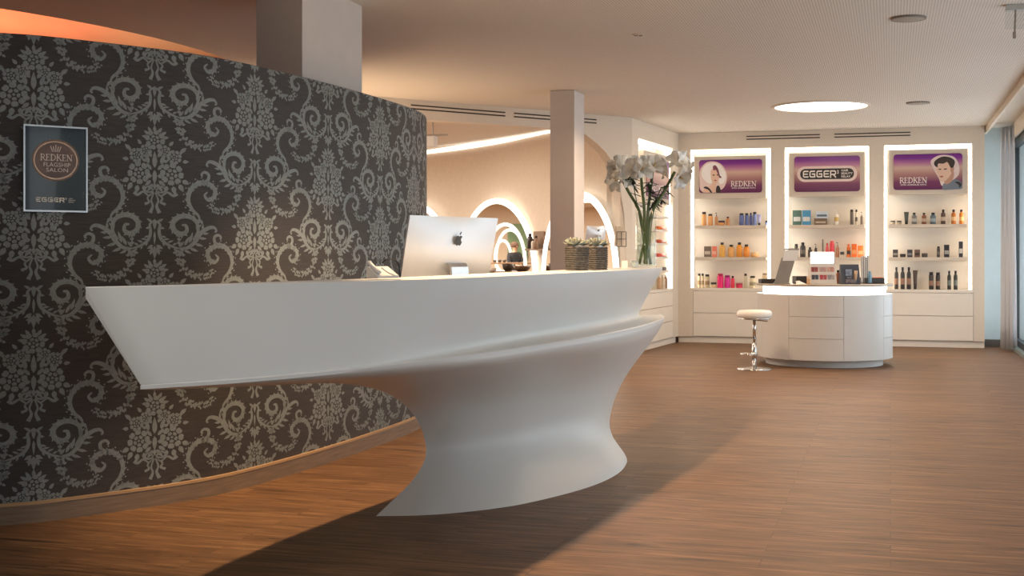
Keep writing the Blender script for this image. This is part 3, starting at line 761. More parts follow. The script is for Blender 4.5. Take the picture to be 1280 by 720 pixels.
# side cabinet
root = empty('shelf_cabinet', SW.o, SW.th, 'white built-in shelf cabinet in the side wall behind the flower vase', 'cabinet')
a, b = su0, su1; e = .002
mb = MB()
mb.box(a+e, b-e, .22, .24, NB, NT-e); mb.box(a+e, b-e, 0, .25, NB-.03, NB); mb.box(a+e, a+.012, .09, .22, NB, NT-e); mb.box(b-.012, b-e, .09, .22, NB, NT-e)
mb.build('body', M['lacquer'], root)
mb = MB(); mb.box(a+.012, a+.05, .03, .05, NB+.005, NT-.014); mb.box(b-.05, b-.012, .03, .05, NB+.005, NT-.014); mb.box(a+.05, b-.05, .03, .05, NT-.05, NT-.014)
mb.build('light_strip', M['led_soft'], root)
ha, hb = SW.u(805, .03), SW.u(838, .03)
mb = MB(); mb.box(ha, hb, .03, .15, 1.75, 2.36); hp = mb.build('header_panel', M['panel'], root, bevel=.002)
mb = MB(); mb.prism(rrect(ha+.09, hb-.09, 1.82, 2.28, .04), .018, .0295); mb.build('sign_face', M['sign'], hp)
mt = MB(); h = .075; ws = ((hb-ha)*.55)/(text_width('REDKEN', SERIF, .04)*h); write_strokes(mt, 'REDKEN', SERIF, ha+.3, 1.9, h, .0165, .04, ws*.95); mt.build('lettering', M['whiteprint'], hp, recalc=False)
SS = [1.435, 1.27, 1.10, .93]
for z in [1.60]+SS:
    mb = MB(); mb.box(a+.1, b-.1, .02, .22, z-.025, z); mb.build('shelf', M['lacquer'], root, bevel=.001)
for (z0, z1) in ((.485, NB-.035), (.29, .48), (.085, .285)):
    mb = MB(); mb.box(a+.004, b-.004, -.001, .019, z0, z1); mb.build('drawer', M['lacquer'], root, bevel=.0015)

# ================================================================== PRODUCTS
PM = {}
def pm(rgb, rough=.3, noise=.08):
    k = 'product_%d_%d_%d' % rgb
    return mat(k, rgb, rough, noise=noise, scale=30)
def product(loc, rz, kind, w, h, rgb, cap, label, cat, group, band=None):
    names = {'bottle': 'shampoo_bottle', 'slim': 'spray_can', 'jar': 'hair_mask_jar', 'tube': 'cream_tube', 'box': 'product_box', 'pump': 'pump_bottle'}
    o = empty(names[kind], loc, rz, label, cat, group); r = w/2
    m = pm(rgb); cm = pm(cap)
    if kind == 'bottle':
        mb = MB(); mb.smooth = True; mb.lathe([(r*.92, 0), (r, .004), (r, h*.68), (r*.8, h*.77), (r*.45, h*.82), (r*.42, h*.84)], n=16); mb.build('body', m, o)
        c = MB(); c.smooth = True; c.lathe([(r*.55, h*.84), (r*.55, h*.985), (r*.48, h)], n=14); c.build('cap', cm, o)
    elif kind == 'flat':
        pass
    elif kind == 'slim':
        mb = MB(); mb.smooth = True; mb.lathe([(r*.94, 0), (r, .004), (r, h*.8), (r*.85, h*.84)], n=14); mb.build('body', m, o)
        c = MB(); c.smooth = True; c.lathe([(r*.84, h*.84), (r*.84, h*.97), (r*.7, h)], n=14); c.build('cap', cm, o)
    elif kind == 'jar':
        mb = MB(); mb.smooth = True; mb.lathe([(r*.9, 0), (r, .004), (r, h*.62)], n=18); mb.build('body', m, o)
        c = MB(); c.smooth = True; c.lathe([(r*1.0, h*.62), (r*1.02, h*.66), (r*1.02, h*.96), (r*.95, h)], n=18); c.build('lid', cm, o)
    elif kind == 'tube':
        c = MB(); c.smooth = True; c.lathe([(r*.6, 0), (r*.62, h*.2)], n=14); c.build('cap', cm, o)
        mb = MB(); rings = []
        for t in [i/6 for i in range(7)]:
            rx = r*(.68+.32*t); ry = r*(.68*(1-t)+.06*t)
            rings.append([(rx*math.cos(2*PI*k/14), ry*math.sin(2*PI*k/14), h*(.2+.8*t)) for k in range(14)])
        mb.smooth = True; mb.loft(rings); mb.build('body', m, o)
    elif kind == 'box':
        mb = MB(); mb.box(-r, r, -min(r, .03), min(r, .03), 0, h); mb.build('carton', m, o, bevel=.001)
        mb = MB(); mb.box(-r*.8, r*.8, -min(r, .03)-.0015, -min(r, .03), h*.25, h*.55); mb.build('printed_panel', cm, o)
    elif kind == 'pump':
        mb = MB(); mb.smooth = True; mb.lathe([(r*.92, 0), (r, .004), (r, h*.62), (r*.6, h*.7), (r*.35, h*.73)], n=16); mb.build('body', m, o)
        c = MB(); c.lathe([(r*.3, h*.73), (r*.3, h*.8), (r*.12, h*.81), (r*.12, h)], n=10); c.box(-r*.8, r*.15, -r*.15, r*.15, h*.95, h); c.build('pump_head', cm, o)
    if band and kind in ('bottle', 'slim', 'pump'):
        mb = MB(); mb.smooth = True; mb.lathe([(r*1.02, h*.22), (r*1.02, h*.5)], n=16, cap=False); mb.build('printed_band', pm(band), o)
    return o
BK = (36, 32, 32)
ORD = ['first', 'second', 'third', 'fourth', 'fifth', 'sixth', 'seventh', 'eighth', 'ninth', 'tenth', 'eleventh', 'twelfth', 'thirteenth', 'fourteenth']
AMB = (232, 168, 104); ORG = (236, 150, 60); BLU = (98, 112, 168); PNK = (236, 40, 120); CRM = (216, 196, 160); DK = (52, 46, 44)
shelves = {
 ('left', 'upper'): (0, SHZ[0], [('slim',877,883,265,AMB,DK,None,'amber bottle'),('slim',885,891,267.5,AMB,DK,None,'amber bottle'),('pump',893.5,897.5,266,(222,160,110),DK,None,'slim amber spray bottle'),
     ('jar',898,906,276,AMB,DK,None,'low amber jar'),('bottle',907,912.5,271,(214,150,96),BK,None,'short amber bottle with black cap'),
     ('slim',924,930,266.5,BLU,BK,None,'blue bottle'),('slim',931,936,266.5,BLU,BK,None,'blue bottle'),('bottle',936.6,940.6,266,(84,92,150),BK,None,'slim blue bottle'),('slim',941,946,265,(120,138,190),BK,None,'pale blue bottle'),
     ('tube',946.5,951.5,268,(160,160,200),BK,None,'lavender tube standing on its black cap'),('jar',956.5,961,276,(130,150,190),BK,None,'small blue jar with a black lid')]),
 ('left', 'centre'): (0, SHZ[1], [('box',880.5,889,308,(120,104,92),(200,190,176),None,'dark striped carton'),('box',890.5,896,308,(238,134,112),(246,190,170),None,'salmon pink carton'),
     ('bottle',899,906.5,303,(238,184,92),BK,None,'golden bottle'),('bottle',910,918,306,(232,176,104),BK,None,'shorter golden bottle'),('bottle',920.5,928,303,(240,160,56),BK,None,'bright orange bottle'),
     ('bottle',929,937,305.5,(238,152,60),BK,None,'orange bottle'),('jar',938.5,948.5,315,(238,184,120),(226,200,160),None,'low golden jar')]),
 ('left', 'bottom'): (0, NB, [('slim',872,876,342,CRM,BK,(160,130,90),'cream can'),('slim',876.6,880,342,CRM,BK,(160,130,90),'cream can'),('slim',881,887,343,(204,186,150),BK,(150,120,84),'cream bottle'),('jar',888.5,895.5,353,(214,190,150),BK,None,'low cream jar'),
     ('slim',896.5,904.5,342,PNK,(190,30,80),None,'hot pink bottle'),('slim',905.5,913,344,(216,40,150),(150,30,110),None,'magenta bottle'),('bottle',913.6,918.4,345,(236,60,90),BK,None,'slim red pink bottle with black cap'),('jar',920,928,354,(226,60,100),(180,40,70),None,'low pink jar'),
     ('slim',930,934,342,(206,196,170),BK,None,'slim clear bottle'),('slim',937,944.5,345,(214,200,168),BK,(150,140,110),'pale beige bottle')]),
 ('middle', 'upper'): (1, SHZ[0], [('box',991,1002,263,(90,120,110),(214,214,210),None,'carton with a green picture'),('box',1003,1013.5,263,(84,156,200),(214,214,210),None,'carton with a blue picture'),
     ('box',1018,1034,273,(120,100,84),(190,176,160),None,'low brown carton'),
     ('pump',1043,1048.5,262,(240,232,220),(246,240,232),(214,180,110),'white bottle'),('slim',1062.5,1067,262,(96,86,78),BK,None,'dark bottle'),('slim',1069,1072,262,(214,200,180),BK,(80,70,64),'slim pale tube with a dark cap'),('pump',1075.5,1079,265,(100,86,76),BK,None,'slim dark spray bottle')]),
 ('middle', 'centre'): (1, SHZ[1], [('slim',993,997.5,305,(84,76,72),BK,None,'dark can'),('bottle',1000,1007,303,(62,58,56),BK,(110,100,90),'black bottle'),('bottle',1010,1015,309,(74,66,62),BK,None,'short dark bottle'),('pump',1018,1021.5,305,(70,64,60),BK,None,'slim dark bottle'),
     ('slim',1027.6,1029.4,299,(110,104,98),(120,110,104),None,'thin grey stick'),('bottle',1032,1036,304,(236,100,104),(230,80,80),None,'pink bottle'),('slim',1037,1043,301,(232,72,88),(240,110,110),None,'coral red bottle'),('pump',1045,1049,303,(196,140,110),BK,None,'brown bottle with a black nozzle'),
     ('box',1049.8,1056,309,(220,206,190),(70,60,56),None,'white carton with black print'),('bottle',1058.5,1063,305,(238,120,50),(236,110,40),(70,50,44),'orange bottle with a dark band'),('box',1064.6,1071,305,(240,116,44),(246,170,110),None,'tall orange carton'),('box',1072,1079,307,(238,128,60),(246,190,140),None,'shorter orange carton')]),
 ('right', 'upper'): (2, SHZ[0], [('jar',1113,1119,276,(176,160,140),DK,None,'small jar'),('jar',1121,1127,276,(176,160,140),DK,None,'small jar'),('tube',1130,1136,265,(58,64,58),BK,None,'dark green tube'),('bottle',1139.5,1146,266,(112,112,110),BK,(180,176,168),'grey bottle'),
     ('bottle',1152,1158,266,(136,88,62),BK,(196,170,150),'brown bottle'),('bottle',1162.5,1170,266,(94,112,124),BK,(150,160,164),'slate blue bottle'),('bottle',1176,1182,262,(84,62,54),BK,(190,170,150),'dark brown bottle'),
     ('bottle',1189,1195,262,(198,118,44),BK,(230,190,140),'amber bottle'),('bottle',1199,1204.5,262,(222,128,34),BK,(240,190,120),'orange bottle')]),
 ('right', 'centre'): (2, SHZ[1], [('box',1116,1122.5,312,(64,60,60),(150,140,130),None,'dark carton'),('jar',1125,1132,317.5,(58,52,52),BK,None,'flat dark tin'),('box',1134,1140.5,312,(60,60,66),(140,140,140),None,'dark carton with a grey panel'),('box',1143,1150,312,(120,96,84),(60,54,52),None,'brown carton'),('jar',1152,1159.5,316.5,(70,66,62),(90,84,78),None,'flat grey tin'),
     ('slim',1171,1175,308,(66,60,58),BK,(120,110,100),'short dark can'),('box',1180,1186.5,306,(54,54,58),(170,166,160),None,'tall dark carton'),('box',1198.5,1203.5,302,(56,56,60),(190,186,180),None,'tallest dark carton')]),
 ('right', 'bottom'): (2, NB, [('bottle',1118,1123,334,DK,BK,(150,110,84),'tall black bottle with a copper band'),('bottle',1125.6,1131,334,DK,BK,(150,110,84),'tall black bottle with a copper band'),('bottle',1133.4,1138.8,334,DK,BK,(150,110,84),'tall black bottle with a copper band'),('tube',1141,1147,338,(84,70,62),BK,None,'bronze tube standing on its cap'),
     ('slim',1161,1167,340,DK,BK,(150,110,84),'black can with a copper band'),('slim',1169.6,1175.4,340.5,DK,BK,(150,110,84),'black can with a copper band'),('bottle',1184,1189,338.5,(50,50,48),BK,(112,120,112),'black bottle with grey green band'),('bottle',1192,1197,338.5,(50,50,48),BK,(112,120,112),'black bottle with grey green band')]),
}
for (side, lev), (ci, zb, items) in shelves.items():
    for j, (kind, x0, x1, yt, rgb, cap, band, desc) in enumerate(items):
        w0 = .12; ua, ub = BW.u(x0, w0), BW.u(x1, w0); h = BW.z((x0+x1)/2, yt, w0)-zb
        p = BW.pt((ua+ub)/2, w0, zb+.0005)
        pos = ORD[j]+' from left'
        if j == len(items)-1: pos = 'rightmost'
        if j == 0: pos = 'leftmost'
        product(p, BW.th, kind, ub-ua, max(.03, h), rgb, cap, '%s, %s on %s shelf of %s cabinet' % (desc, pos, {'upper': 'upper', 'centre': 'second', 'bottom': 'lowest'}[lev], side),
                {'jar': 'jar', 'tube': 'tube', 'box': 'box'}.get(kind, 'bottle'), 'products on the %s shelf of the %s cabinet' % ({'upper': 'upper', 'centre': 'second', 'bottom': 'lowest'}[lev], side), band)
# carton resting on the low brown carton
w0 = .12; zz = BW.z(1026, 273, w0)+.001
product(BW.pt(BW.u(1027.5, w0), w0, zz), BW.th, 'box', .15, .085, (206, 216, 226), (96, 110, 130), 'white and blue carton lying on top of the low brown carton', 'box', 'products on the upper shelf of the middle cabinet')
# side cabinet: colour tubes lying on the small shelves
for j, (z, c, ce, d) in enumerate(((SS[0], (236, 120, 50), (240, 90, 60), 'orange colour tube lying on the topmost small shelf behind the vase'), (SS[1], (214, 92, 50), (236, 110, 60), 'rust orange colour tube on the second small shelf behind the vase'),
                                   (SS[2], (226, 90, 70), (70, 70, 76), 'red colour tube with dark end on the third small shelf behind the vase'), (SS[3], (120, 116, 112), (60, 60, 62), 'grey colour tube lying on the lowest small shelf behind the vase'))):
    u0, u1 = SW.u(821, .06), SW.u(835.5, .06)
    if j == 3: u0 = SW.u(829, .06)
    p = SW.pt(u0, .06, z); o = empty('colour_tube', p, SW.th, d, 'tube', 'colour tubes on the side cabinet'); Lx = u1-u0
    mb = MB(); mb.smooth = True; mb.tube([(0, 0, .022), (Lx*.66, 0, .022)], [.022, .022], 12); mb.build('body', pm(c), o)
    mb = MB(); mb.smooth = True; mb.tube([(Lx*.66, 0, .022), (Lx*.72, 0, .022), (Lx, 0, .022)], [.016, .019, .017], 12); mb.build('cap', pm(ce), o)
for j, (x, c) in enumerate(((824, (214, 176, 140)), (828.5, (226, 206, 180)), (832, (150, 120, 100)))):
    u = SW.u(x, .08)
    product(SW.pt(u, .08, NB+.0005), SW.th, 'bottle', .06, .17, c, (230, 220, 210), '%s bottle on the ledge of the side cabinet under the colour tubes' % ('tan', 'cream', 'brown')[j], 'bottle', 'bottles on the side cabinet ledge')

# ceiling vents, lights, speakers
def vent(fr, x0, x1, yc, label, pos):
    u0, u1 = fr.u(x0), fr.u(x1); z = CZ-.075
    o = empty('air_vent', fr.o, fr.th, label, 'vent', 'slot vents below the ceiling')
    mb = MB(); mb.box(u0, u1, -.008, -.0006, z-.035, z+.035); mb.build('frame', M['plaster'], o)
    for zz in (z-.018, z+.018):
        mb = MB(); mb.box(u0+.01, u1-.01, -.0095, -.0081, zz-.007, zz+.007); mb.build('slot', M['gap'], o)
vent(BW, 932, 1026, 166, 'double slot air vent above the left and middle lit cabinets', 0)
vent(BW, 1042, 1139, 162, 'double slot air vent above the right lit cabinet', 0)
vent(AW, 512, 632, 133, 'double slot air vent on the bulkhead beside the curved wall', 0)
vent(AW, 641, 746, 140, 'double slot air vent on the bulkhead behind the slim pillar', 0)

o = empty('ceiling_light', (3.22, 13.35, CZ), 0, 'large round glowing ceiling light above the drum counter', 'ceiling light')
mb = MB(); mb.smooth = True; mb.lathe([(.005, -.004), (.47, -.004), (.47, -.0005)], n=64); mb.build('diffuser', M['sky_disc'], o)
mb = MB(); mb.lathe([(.472, -.0005), (.472, -.012), (.50, -.012), (.505, -.0005)], n=64, cap=False); mb.build('trim_ring', M['plaster'], o)
def speaker(x, y, R, label):
    Y = (CZ-H)*F/(HZ-y); o = empty('ceiling_speaker', ((x-640)*Y/F, Y, CZ), 0, label, 'speaker', 'round ceiling speakers')
    mb = MB(); mb.smooth = True; mb.lathe([(.002, -.02), (R*.55, -.019), (R*.9, -.012)], n=40, cap=False); mb.build('grille', mat('speaker_grille', (176, 166, 152), .8, noise=.3, scale=300), o)
    mb = MB(); mb.lathe([(R*.9, -.0005), (R*.9, -.014), (R, -.012), (R, -.0005)], n=40, cap=False); mb.build('rim', mat('speaker_rim', (140, 130, 120), .6), o)
speaker(1135.5, 22, .112, 'large round ceiling speaker near the upper right of the view')
speaker(1147.5, 128, .117, 'smaller looking round ceiling speaker beyond the glowing disc')
Y = (CZ-H)*F/(HZ-43); o = empty('ceiling_spotlight', ((798-640)*Y/F, Y, CZ), 0, 'tiny twin spotlight set in the ceiling ahead of the round light', 'spotlight')
mb = MB(); mb.lathe([(.044, -.0005), (.044, -.006), (.03, -.008)], n=24); mb.build('plate', M['plaster'], o)
for s_ in (-1, 1):
    mb = MB(); mb.lathe([(.013, -.008), (.013, -.0115)], cx=s_*.016, n=12); mb.build('lamp', mat('dark_copper_lamp', (92, 52, 36), .3), o)
# exit sign holder at top right
Y = 7.9; o = empty('emergency_sign', ((1268-640)*Y/F, Y, CZ), ROOM, 'small clear emergency sign hanging from the ceiling at the upper right corner', 'sign')
mb = MB(); mb.box(-.05, .10, -.03, .03, -.035, -.0005); mb.build('housing', mat('sign_housing', (196, 196, 192), .5), o, bevel=.003)
mb = MB(); mb.box(-.055, .12, -.006, .0, -.15, -.036); mb.build('acrylic_plate', M['acrylic'], o)
mb = MB(); mb.tube([(.005, -.02, -.035), (.0, -.022, -.17)], .006, 8); mb.box(-.012, .006, -.03, -.014, -.21, -.17); mb.build('pull_rod', M['grey_metal'], o)

# ================================================================== RECEPTION DESK
root = empty('reception_desk', (0, 0, 0), 0, 'sculptural glossy white reception desk on a waisted pedestal', 'reception desk')
N = 44
def shape_f(t):
    """front offset profile 0..1 -> 0..1"""
    return sinterp(t, [(0, 0), (.06, .40), (.15, .70), (.25, .87), (.37, .97), (.5, 1), (.62, .93), (.75, .74), (.88, .42), (.96, .18), (1, 0)])
ts = [0]+[.5-.5*math.cos(PI*(i+.5)/N) for i in range(N)]+[1]
def contour(L, R, f, b, z, rnd=.0, blunt=.12):
    L = Vector(L); R = Vector(R); d = (R-L); n = Vector((d.y, -d.x)).normalized()
    out = []
    def endround(t, w):      # blunt right end
        if t > 1-blunt:
            k = (t-(1-blunt))/blunt; return math.sqrt(max(0, 1-k*k))
        return 1
    fr = []; bk = []
    for t in ts:
        c = L+d*t
        er = endround(t, 0)
        fo = (f*shape_f(t)+rnd*min(1, t/.25))*er if t > 1-blunt else f*shape_f(t)+rnd*min(1, t/.25)
        bo = b*(math.sin(PI*min(1, t)**.8)*.75+.25*min(1, t/.3))*er if True else 0
        bo = (b*math.sin(PI*t**.85)+rnd*min(1, t/.25))*er
        fr.append((c.x+n.x*fo, c.y+n.y*fo, z)); bk.append((c.x-n.x*bo, c.y-n.y*bo, z))
    return fr+bk[::-1][1:-1]
# silhouette tables: z -> left tip, right end
Lx = [(0, -.594), (.05, -.53), (.102, -.465), (.15, -.425), (.205, -.40), (.28, -.405), (.37, -.425), (.459, -.463), (.546, -.506), (.628, -.565), (.683, -.66), (.71, -.86), (.735, -1.12), (.755, -1.135)]
Ly = [(0, 5.59), (.05, 5.69), (.102, 5.80), (.15, 5.88), (.205, 5.95), (.28, 5.95), (.37, 5.85), (.459, 5.70), (.546, 5.40), (.628, 5.0), (.683, 4.62), (.71, 4.22), (.735, 3.86), (.755, 3.84)]
Rx = [(0, .60), (.02, .60), (.076, .565), (.12, .54), (.187, .53), (.265, .555), (.368, .61), (.466, .685), (.567, .785), (.658, .88), (.735, .962), (.755, .968)]
Ry = [(0, 7.36), (.02, 7.36), (.076, 7.36), (.12, 7.36), (.187, 7.38), (.265, 7.42), (.368, 7.52), (.466, 7.64), (.567, 7.82), (.658, 8.05), (.735, 8.28), (.755, 8.28)]
Ff = [(0, .36), (.05, .315), (.12, .265), (.2, .23), (.3, .205), (.42, .205), (.55, .23), (.64, .26), (.70, .295), (.735, .355), (.755, .355)]
Rd = [(0, .06), (.2, .045), (.5, .045), (.735, .05), (.755, .05)]
Bb = [(0, .12), (.2, .12), (.4, .14), (.6, .22), (.735, .30), (.755, .30)]
zl = [0, .01, .03, .055, .08, .11, .14, .17, .2, .235, .27, .31, .35, .39, .43, .47, .51, .55, .585, .615, .645, .67, .69, .705, .72, .732]
def ctr(z, ins=0):
    L = (interp(z, Lx) if z > .6 else sinterp(z, Lx), interp(z, Ly) if z > .6 else sinterp(z, Ly)); R = (sinterp(z, Rx), sinterp(z, Ry))
    c = contour(L, R, sinterp(z, Ff), sinterp(z, Bb), z, sinterp(z, Rd))
    return c
rings = [ctr(z) for z in zl]
lipc = ctr(.735)
def offset_ring(r, d, z):
    cx = sum(p[0] for p in r)/len(r); n = len(r); out = []
    for i in range(n):
        a = Vector(r[i-1][:2]); b = Vector(r[(i+1) % n][:2]); t = (b-a)
        if t.length < 1e-6: out.append((r[i][0], r[i][1], z)); continue
        t.normalize(); nn = Vector((-t.y, t.x)); out.append((r[i][0]+nn.x*d, r[i][1]+nn.y*d, z))
    return out
mb = MB(); mb.smooth = True
mb.loft(rings+[offset_ring(lipc, -.001, .738), offset_ring(lipc, -.001, .749), offset_ring(lipc, .003, .7525)], cap=True)
ped = mb.build('pedestal', M['solid'], root)
# flat caps must not smooth
for p in ped.data.polygons:
    if len(p.vertices) > 8: p.use_smooth = False
# upper body: front wall of the counter
lipfront = lipc[:len(ts)]
Tf = [(-1.265, 3.80), (-.93, 4.04), (-.56, 4.45), (-.2, 5.0), (.20, 5.93), (.60, 6.95), (.94, 8.0)]
tp = smooth_path([(a, b, 0) for a, b in Tf], 12)
def resample(path, n):
    P = [Vector((p[0], p[1], 0)) for p in path]; acc = [0]
    for a, b in zip(P, P[1:]): acc.append(acc[-1]+(b-a).length)
    out = []; j = 0
    for i in range(n):
        s = acc[-1]*i/(n-1)
        while j < len(P)-2 and acc[j+1] < s: j += 1
        k = (s-acc[j])/(acc[j+1]-acc[j]) if acc[j+1] > acc[j] else 0
        out.append(P[j].lerp(P[j+1], min(1, max(0, k))))
    return out
NU = 60
Tp = resample(tp, NU)
# B path: inset of lip front
lf = [Vector((p[0], p[1], 0)) for p in lipfront]
lf = [p for p in lf if p.y < 8.05]
Lr = resample(lf, NU)
Bp = []
for i, p in enumerate(Lr):
    t = i/(NU-1); a = Lr[max(0, i-4)]; b = Lr[min(NU-1, max(i, 3)+4)]; d = (b-a).normalized(); n = Vector((-d.y, d.x, 0))
    ins = interp(t, [(0, .0012), (.1, .004), (.2, .015), (.35, .07), (.5, .125), (.75, .17), (1, .17)])
    Bp.append(p+n*ins)
TZ = 1.055; BZ = .7525
def row_pts(i):
    """front profile points from the ledge up to the top, then the inner side"""
    t = i/(NU-1); B = Bp[i]; T = Tp[i]
    d = (Bp[min(NU-1, i+1)]-Bp[max(0, i-1)]).normalized(); n = Vector((-d.y, d.x, 0))      # n points to the back
    cove = interp(t, [(0, .0), (.2, .0), (.4, .04), (.8, .05), (1, .03)])
    out = []; tz = TZ-.009*(1-t)**2
    for k, (h, push) in enumerate(((0, 1), (.012, .55), (.035, .25), (.08, .06), (.16, 0), (.4, 0), (.7, 0), (.96, 0), (1, 0))):
        p = B.lerp(T, h); q = p-n*cove*push
        if h < .16 and cove > 0: q = p-n*cove*push
        out.append(Vector((q.x, q.y, BZ+(tz-BZ)*h)))
    out[-2] = Vector((out[-1].x, out[-1].y, tz-.004))
    dT = (Tp[min(NU-1, i+1)]-Tp[max(0, i-1)]).normalized(); nT = Vector((-dT.y, dT.x, 0))
    wd = interp(t, [(0, .003), (.06, .05), (.2, .18), (.5, .27), (.85, .30), (1, .26)])
    e2 = T+nT*min(.006, wd*.5); out.append(Vector((e2.x, e2.y, tz+.003)))
    bk = T+nT*wd; out.append(Vector((bk.x, bk.y, tz+.003)))
    out.append(Vector((bk.x, bk.y, tz-.03)))
    bb = B+n*min(wd, interp(t, [(0, .003), (.1, .06), (.3, .16), (1, .2)])); out.append(Vector((bb.x, bb.y, BZ)))
    return out
rows = [row_pts(i) for i in range(NU)]
mb = MB(); mb.smooth = True
mb.loft([[tuple(p) for p in r] for r in rows], cap=True)
up = mb.build('counter_body', M['solid'], root)
for p in up.data.polygons:
    if len(p.vertices) > 8: p.use_smooth = False
md = up.modifiers.new('es', 'EDGE_SPLIT'); md.split_angle = math.radians(42)
md = ped.modifiers.new('es', 'EDGE_SPLIT'); md.split_angle = math.radians(33)
# worktop behind the counter wall
mb = MB(); bkpts = lipc[len(ts):]
wt = []
def backinset(t, d=.03):
    pass
front_w = [rows[i][-1] for i in range(6, NU-4)]
back_all = [Vector((p[0], p[1], 0)) for p in lipc[len(ts):]][::-1]   # left->right
back_all = [p for p in back_all if p.y > front_w[0].y and p.y < front_w[-1].y+.05]
br_ = resample(back_all, len(front_w))
inset = [b.lerp(Vector((f.x, f.y, 0)), .08) for b, f in zip(br_, front_w)]
fr2 = [Vector((f.x, f.y, 0)).lerp(b, .03) for b, f in zip(br_, front_w)]
rg = fr2+inset[::-1]
mb.loft([[(p.x, p.y, .753) for p in rg], [(p.x, p.y, .795) for p in rg]]); mb.build('worktop', M['solid'], root)

# ---- desktop computer seen from behind
def apple_computer(loc, rz, W, Ht, lean, label, stand_h, name='desktop_computer', scale_logo=1):
    root = empty(name, loc, rz, label, 'computer')
    # local: back of the screen faces -y ; tilt: top leans to -y
    tl = lean
    def P(x, z, y=0):  # panel coordinates: x across, z up the panel from its lower edge, y thickness (+ = front glass side)
        return (x, y*math.cos(tl)-z*math.sin(tl), stand_h+z*math.cos(tl)+y*math.sin(tl)*0+.0)
    mb = MB(); mb.smooth = True
    nx, nz = 14, 12; r = .02
    vs = []; fs = []
    for j in range(nz+1):
        for i in range(nx+1):
            u = -1+2*i/nx; v = -1+2*j/nz
            bulge = .034*(1-u*u)**.9*(1-v*v)**.7 if abs(u) < 1 and abs(v) < 1 else 0
            vs.append(P(u*W/2, (v+1)*Ht/2, -.004-bulge))
    for j in range(nz):
        for i in range(nx): a = j*(nx+1)+i; fs.append((a, a+1, a+nx+2, a+nx+1))
    mb.add(vs, fs)
    # border & front
    mb.smooth = False
    mb.add([P(-W/2, 0, -.004), P(W/2, 0, -.004), P(W/2, Ht, -.004), P(-W/2, Ht, -.004), P(-W/2, 0, .003), P(W/2, 0, .003), P(W/2, Ht, .003), P(-W/2, Ht, .003)],
           [(0, 1, 5, 4), (1, 2, 6, 5), (2, 3, 7, 6), (3, 0, 4, 7), (4, 5, 6, 7)])
    sh = mb.build('housing', M['alu_white'], root, recalc=False)
    mb = MB(); mb.add([P(-W/2+.01, .09, .004), P(W/2-.01, .09, .004), P(W/2-.01, Ht-.01, .004), P(-W/2+.01, Ht-.01, .004)], [(0, 1, 2, 3)]); mb.build('screen', M['screen'], root)
    # logo
    k = .0235*scale_logo; cz = Ht*.745
    body = [(0, .72), (.28, .86), (.62, .86), (.92, .62), (.66, .36), (.62, .02), (.8, -.26), (1.0, -.38), (.82, -.78), (.52, -1.12), (.22, -1.08), (0, -1.0), (-.24, -1.08), (-.52, -1.12), (-.86, -.72), (-1.04, -.1), (-.92, .5), (-.6, .84), (-.3, .86)]
    leafl = [(.02, 1.0), (.06, 1.4), (.44, 1.72), (.42, 1.3)]
    q = MB()
    for sh_ in (body, leafl):
        pts = []; n0 = len(sh_); PP = [Vector((a, b, 0)) for a, b in sh_]
        for i in range(n0):
            p0, p1, p2, p3 = PP[i-1], PP[i], PP[(i+1) % n0], PP[(i+2) % n0]
            for m_ in range(3):
                t = m_/3; w = .5*((2*p1)+(p2-p0)*t+(2*p0-5*p1+4*p2-p3)*t*t+(3*p1-p0-3*p2+p3)*t**3)
                # mirrored: seen from the back, local x runs to the viewer's right
                pts.append(P(w.x*k, cz+w.y*k, -.0435))
        q.add(pts, [tuple(range(len(pts)))])
    q.build('logo', M['black'], root, recalc=False, solid=.001)
    # stand: bent plate with a cable hole
    mb = MB(); sw_ = .062*W/.65
    hz = Ht*.50
    a = P(0, hz, -.036); topz = a[2]; topy = a[1]
    prof = [(topy, topz), (topy-.022, topz-.003), (topy-.034, topz-.02), (-.135, .02), (-.14, .008)]
    for (y0, z0), (y1, z1) in zip(prof, prof[1:]):
        mb.add([(-sw_, y0, z0), (sw_, y0, z0), (sw_, y1, z1), (-sw_, y1, z1), (-sw_, y0+.009, z0-.004), (sw_, y0+.009, z0-.004), (sw_, y1+.009, z1), (-sw_, y1+.009, z1)],
               [(0, 1, 2, 3), (7, 6, 5, 4), (0, 3, 7, 4), (1, 5, 6, 2), (0, 4, 5, 1), (3, 2, 6, 7)])
    mb.box(-sw_, sw_, -.13, .10, 0, .009)
    mb.build('stand', M['alu'], root, bevel=.002)
    return root
psi = math.radians(53.5)
# centre of the panel near px 556
Yi = 6.02
apple_computer(((552-640)*Yi/F, Yi, .796), psi, .65, .435, math.radians(11), 'silver all-in-one computer seen from behind on the reception desk', .095)
# phone
o = empty('desk_phone', ((479-640)*4.66/F, 4.66, TZ+.0035), math.radians(40), 'white desk phone with black receiver cord left of the computer', 'phone')
o.scale = (.40, .40, .27)
mb = MB(); mb.loft([[(-.12, -.09, .0), (.12, -.09, .0), (.12, .10, .0), (-.12, .10, 0)], [(-.12, -.09, .03), (.12, -.09, .03), (.12, .10, .0+.16), (-.12, .10, .16)]]); mb.build('base', M['leather'], o, bevel=.01)
mb = MB(); mb.smooth = True; mb.tube(smooth_path([(-.09, -.07, .07), (-.095, 0, .135), (-.09, .08, .195), (-.09, .10, .22)], 4), [.024]*13, 10); mb.build('handset', M['white'], o)
mb = MB(); mb.smooth = True; mb.tube(smooth_path([(.05, .09, .20), (.08, .06, .245), (.12, .02, .25), (.145, -.03, .19), (.14, -.06, .08), (.13, -.08, .01)], 5), .009, 8); mb.build('cord', M['black'], o)

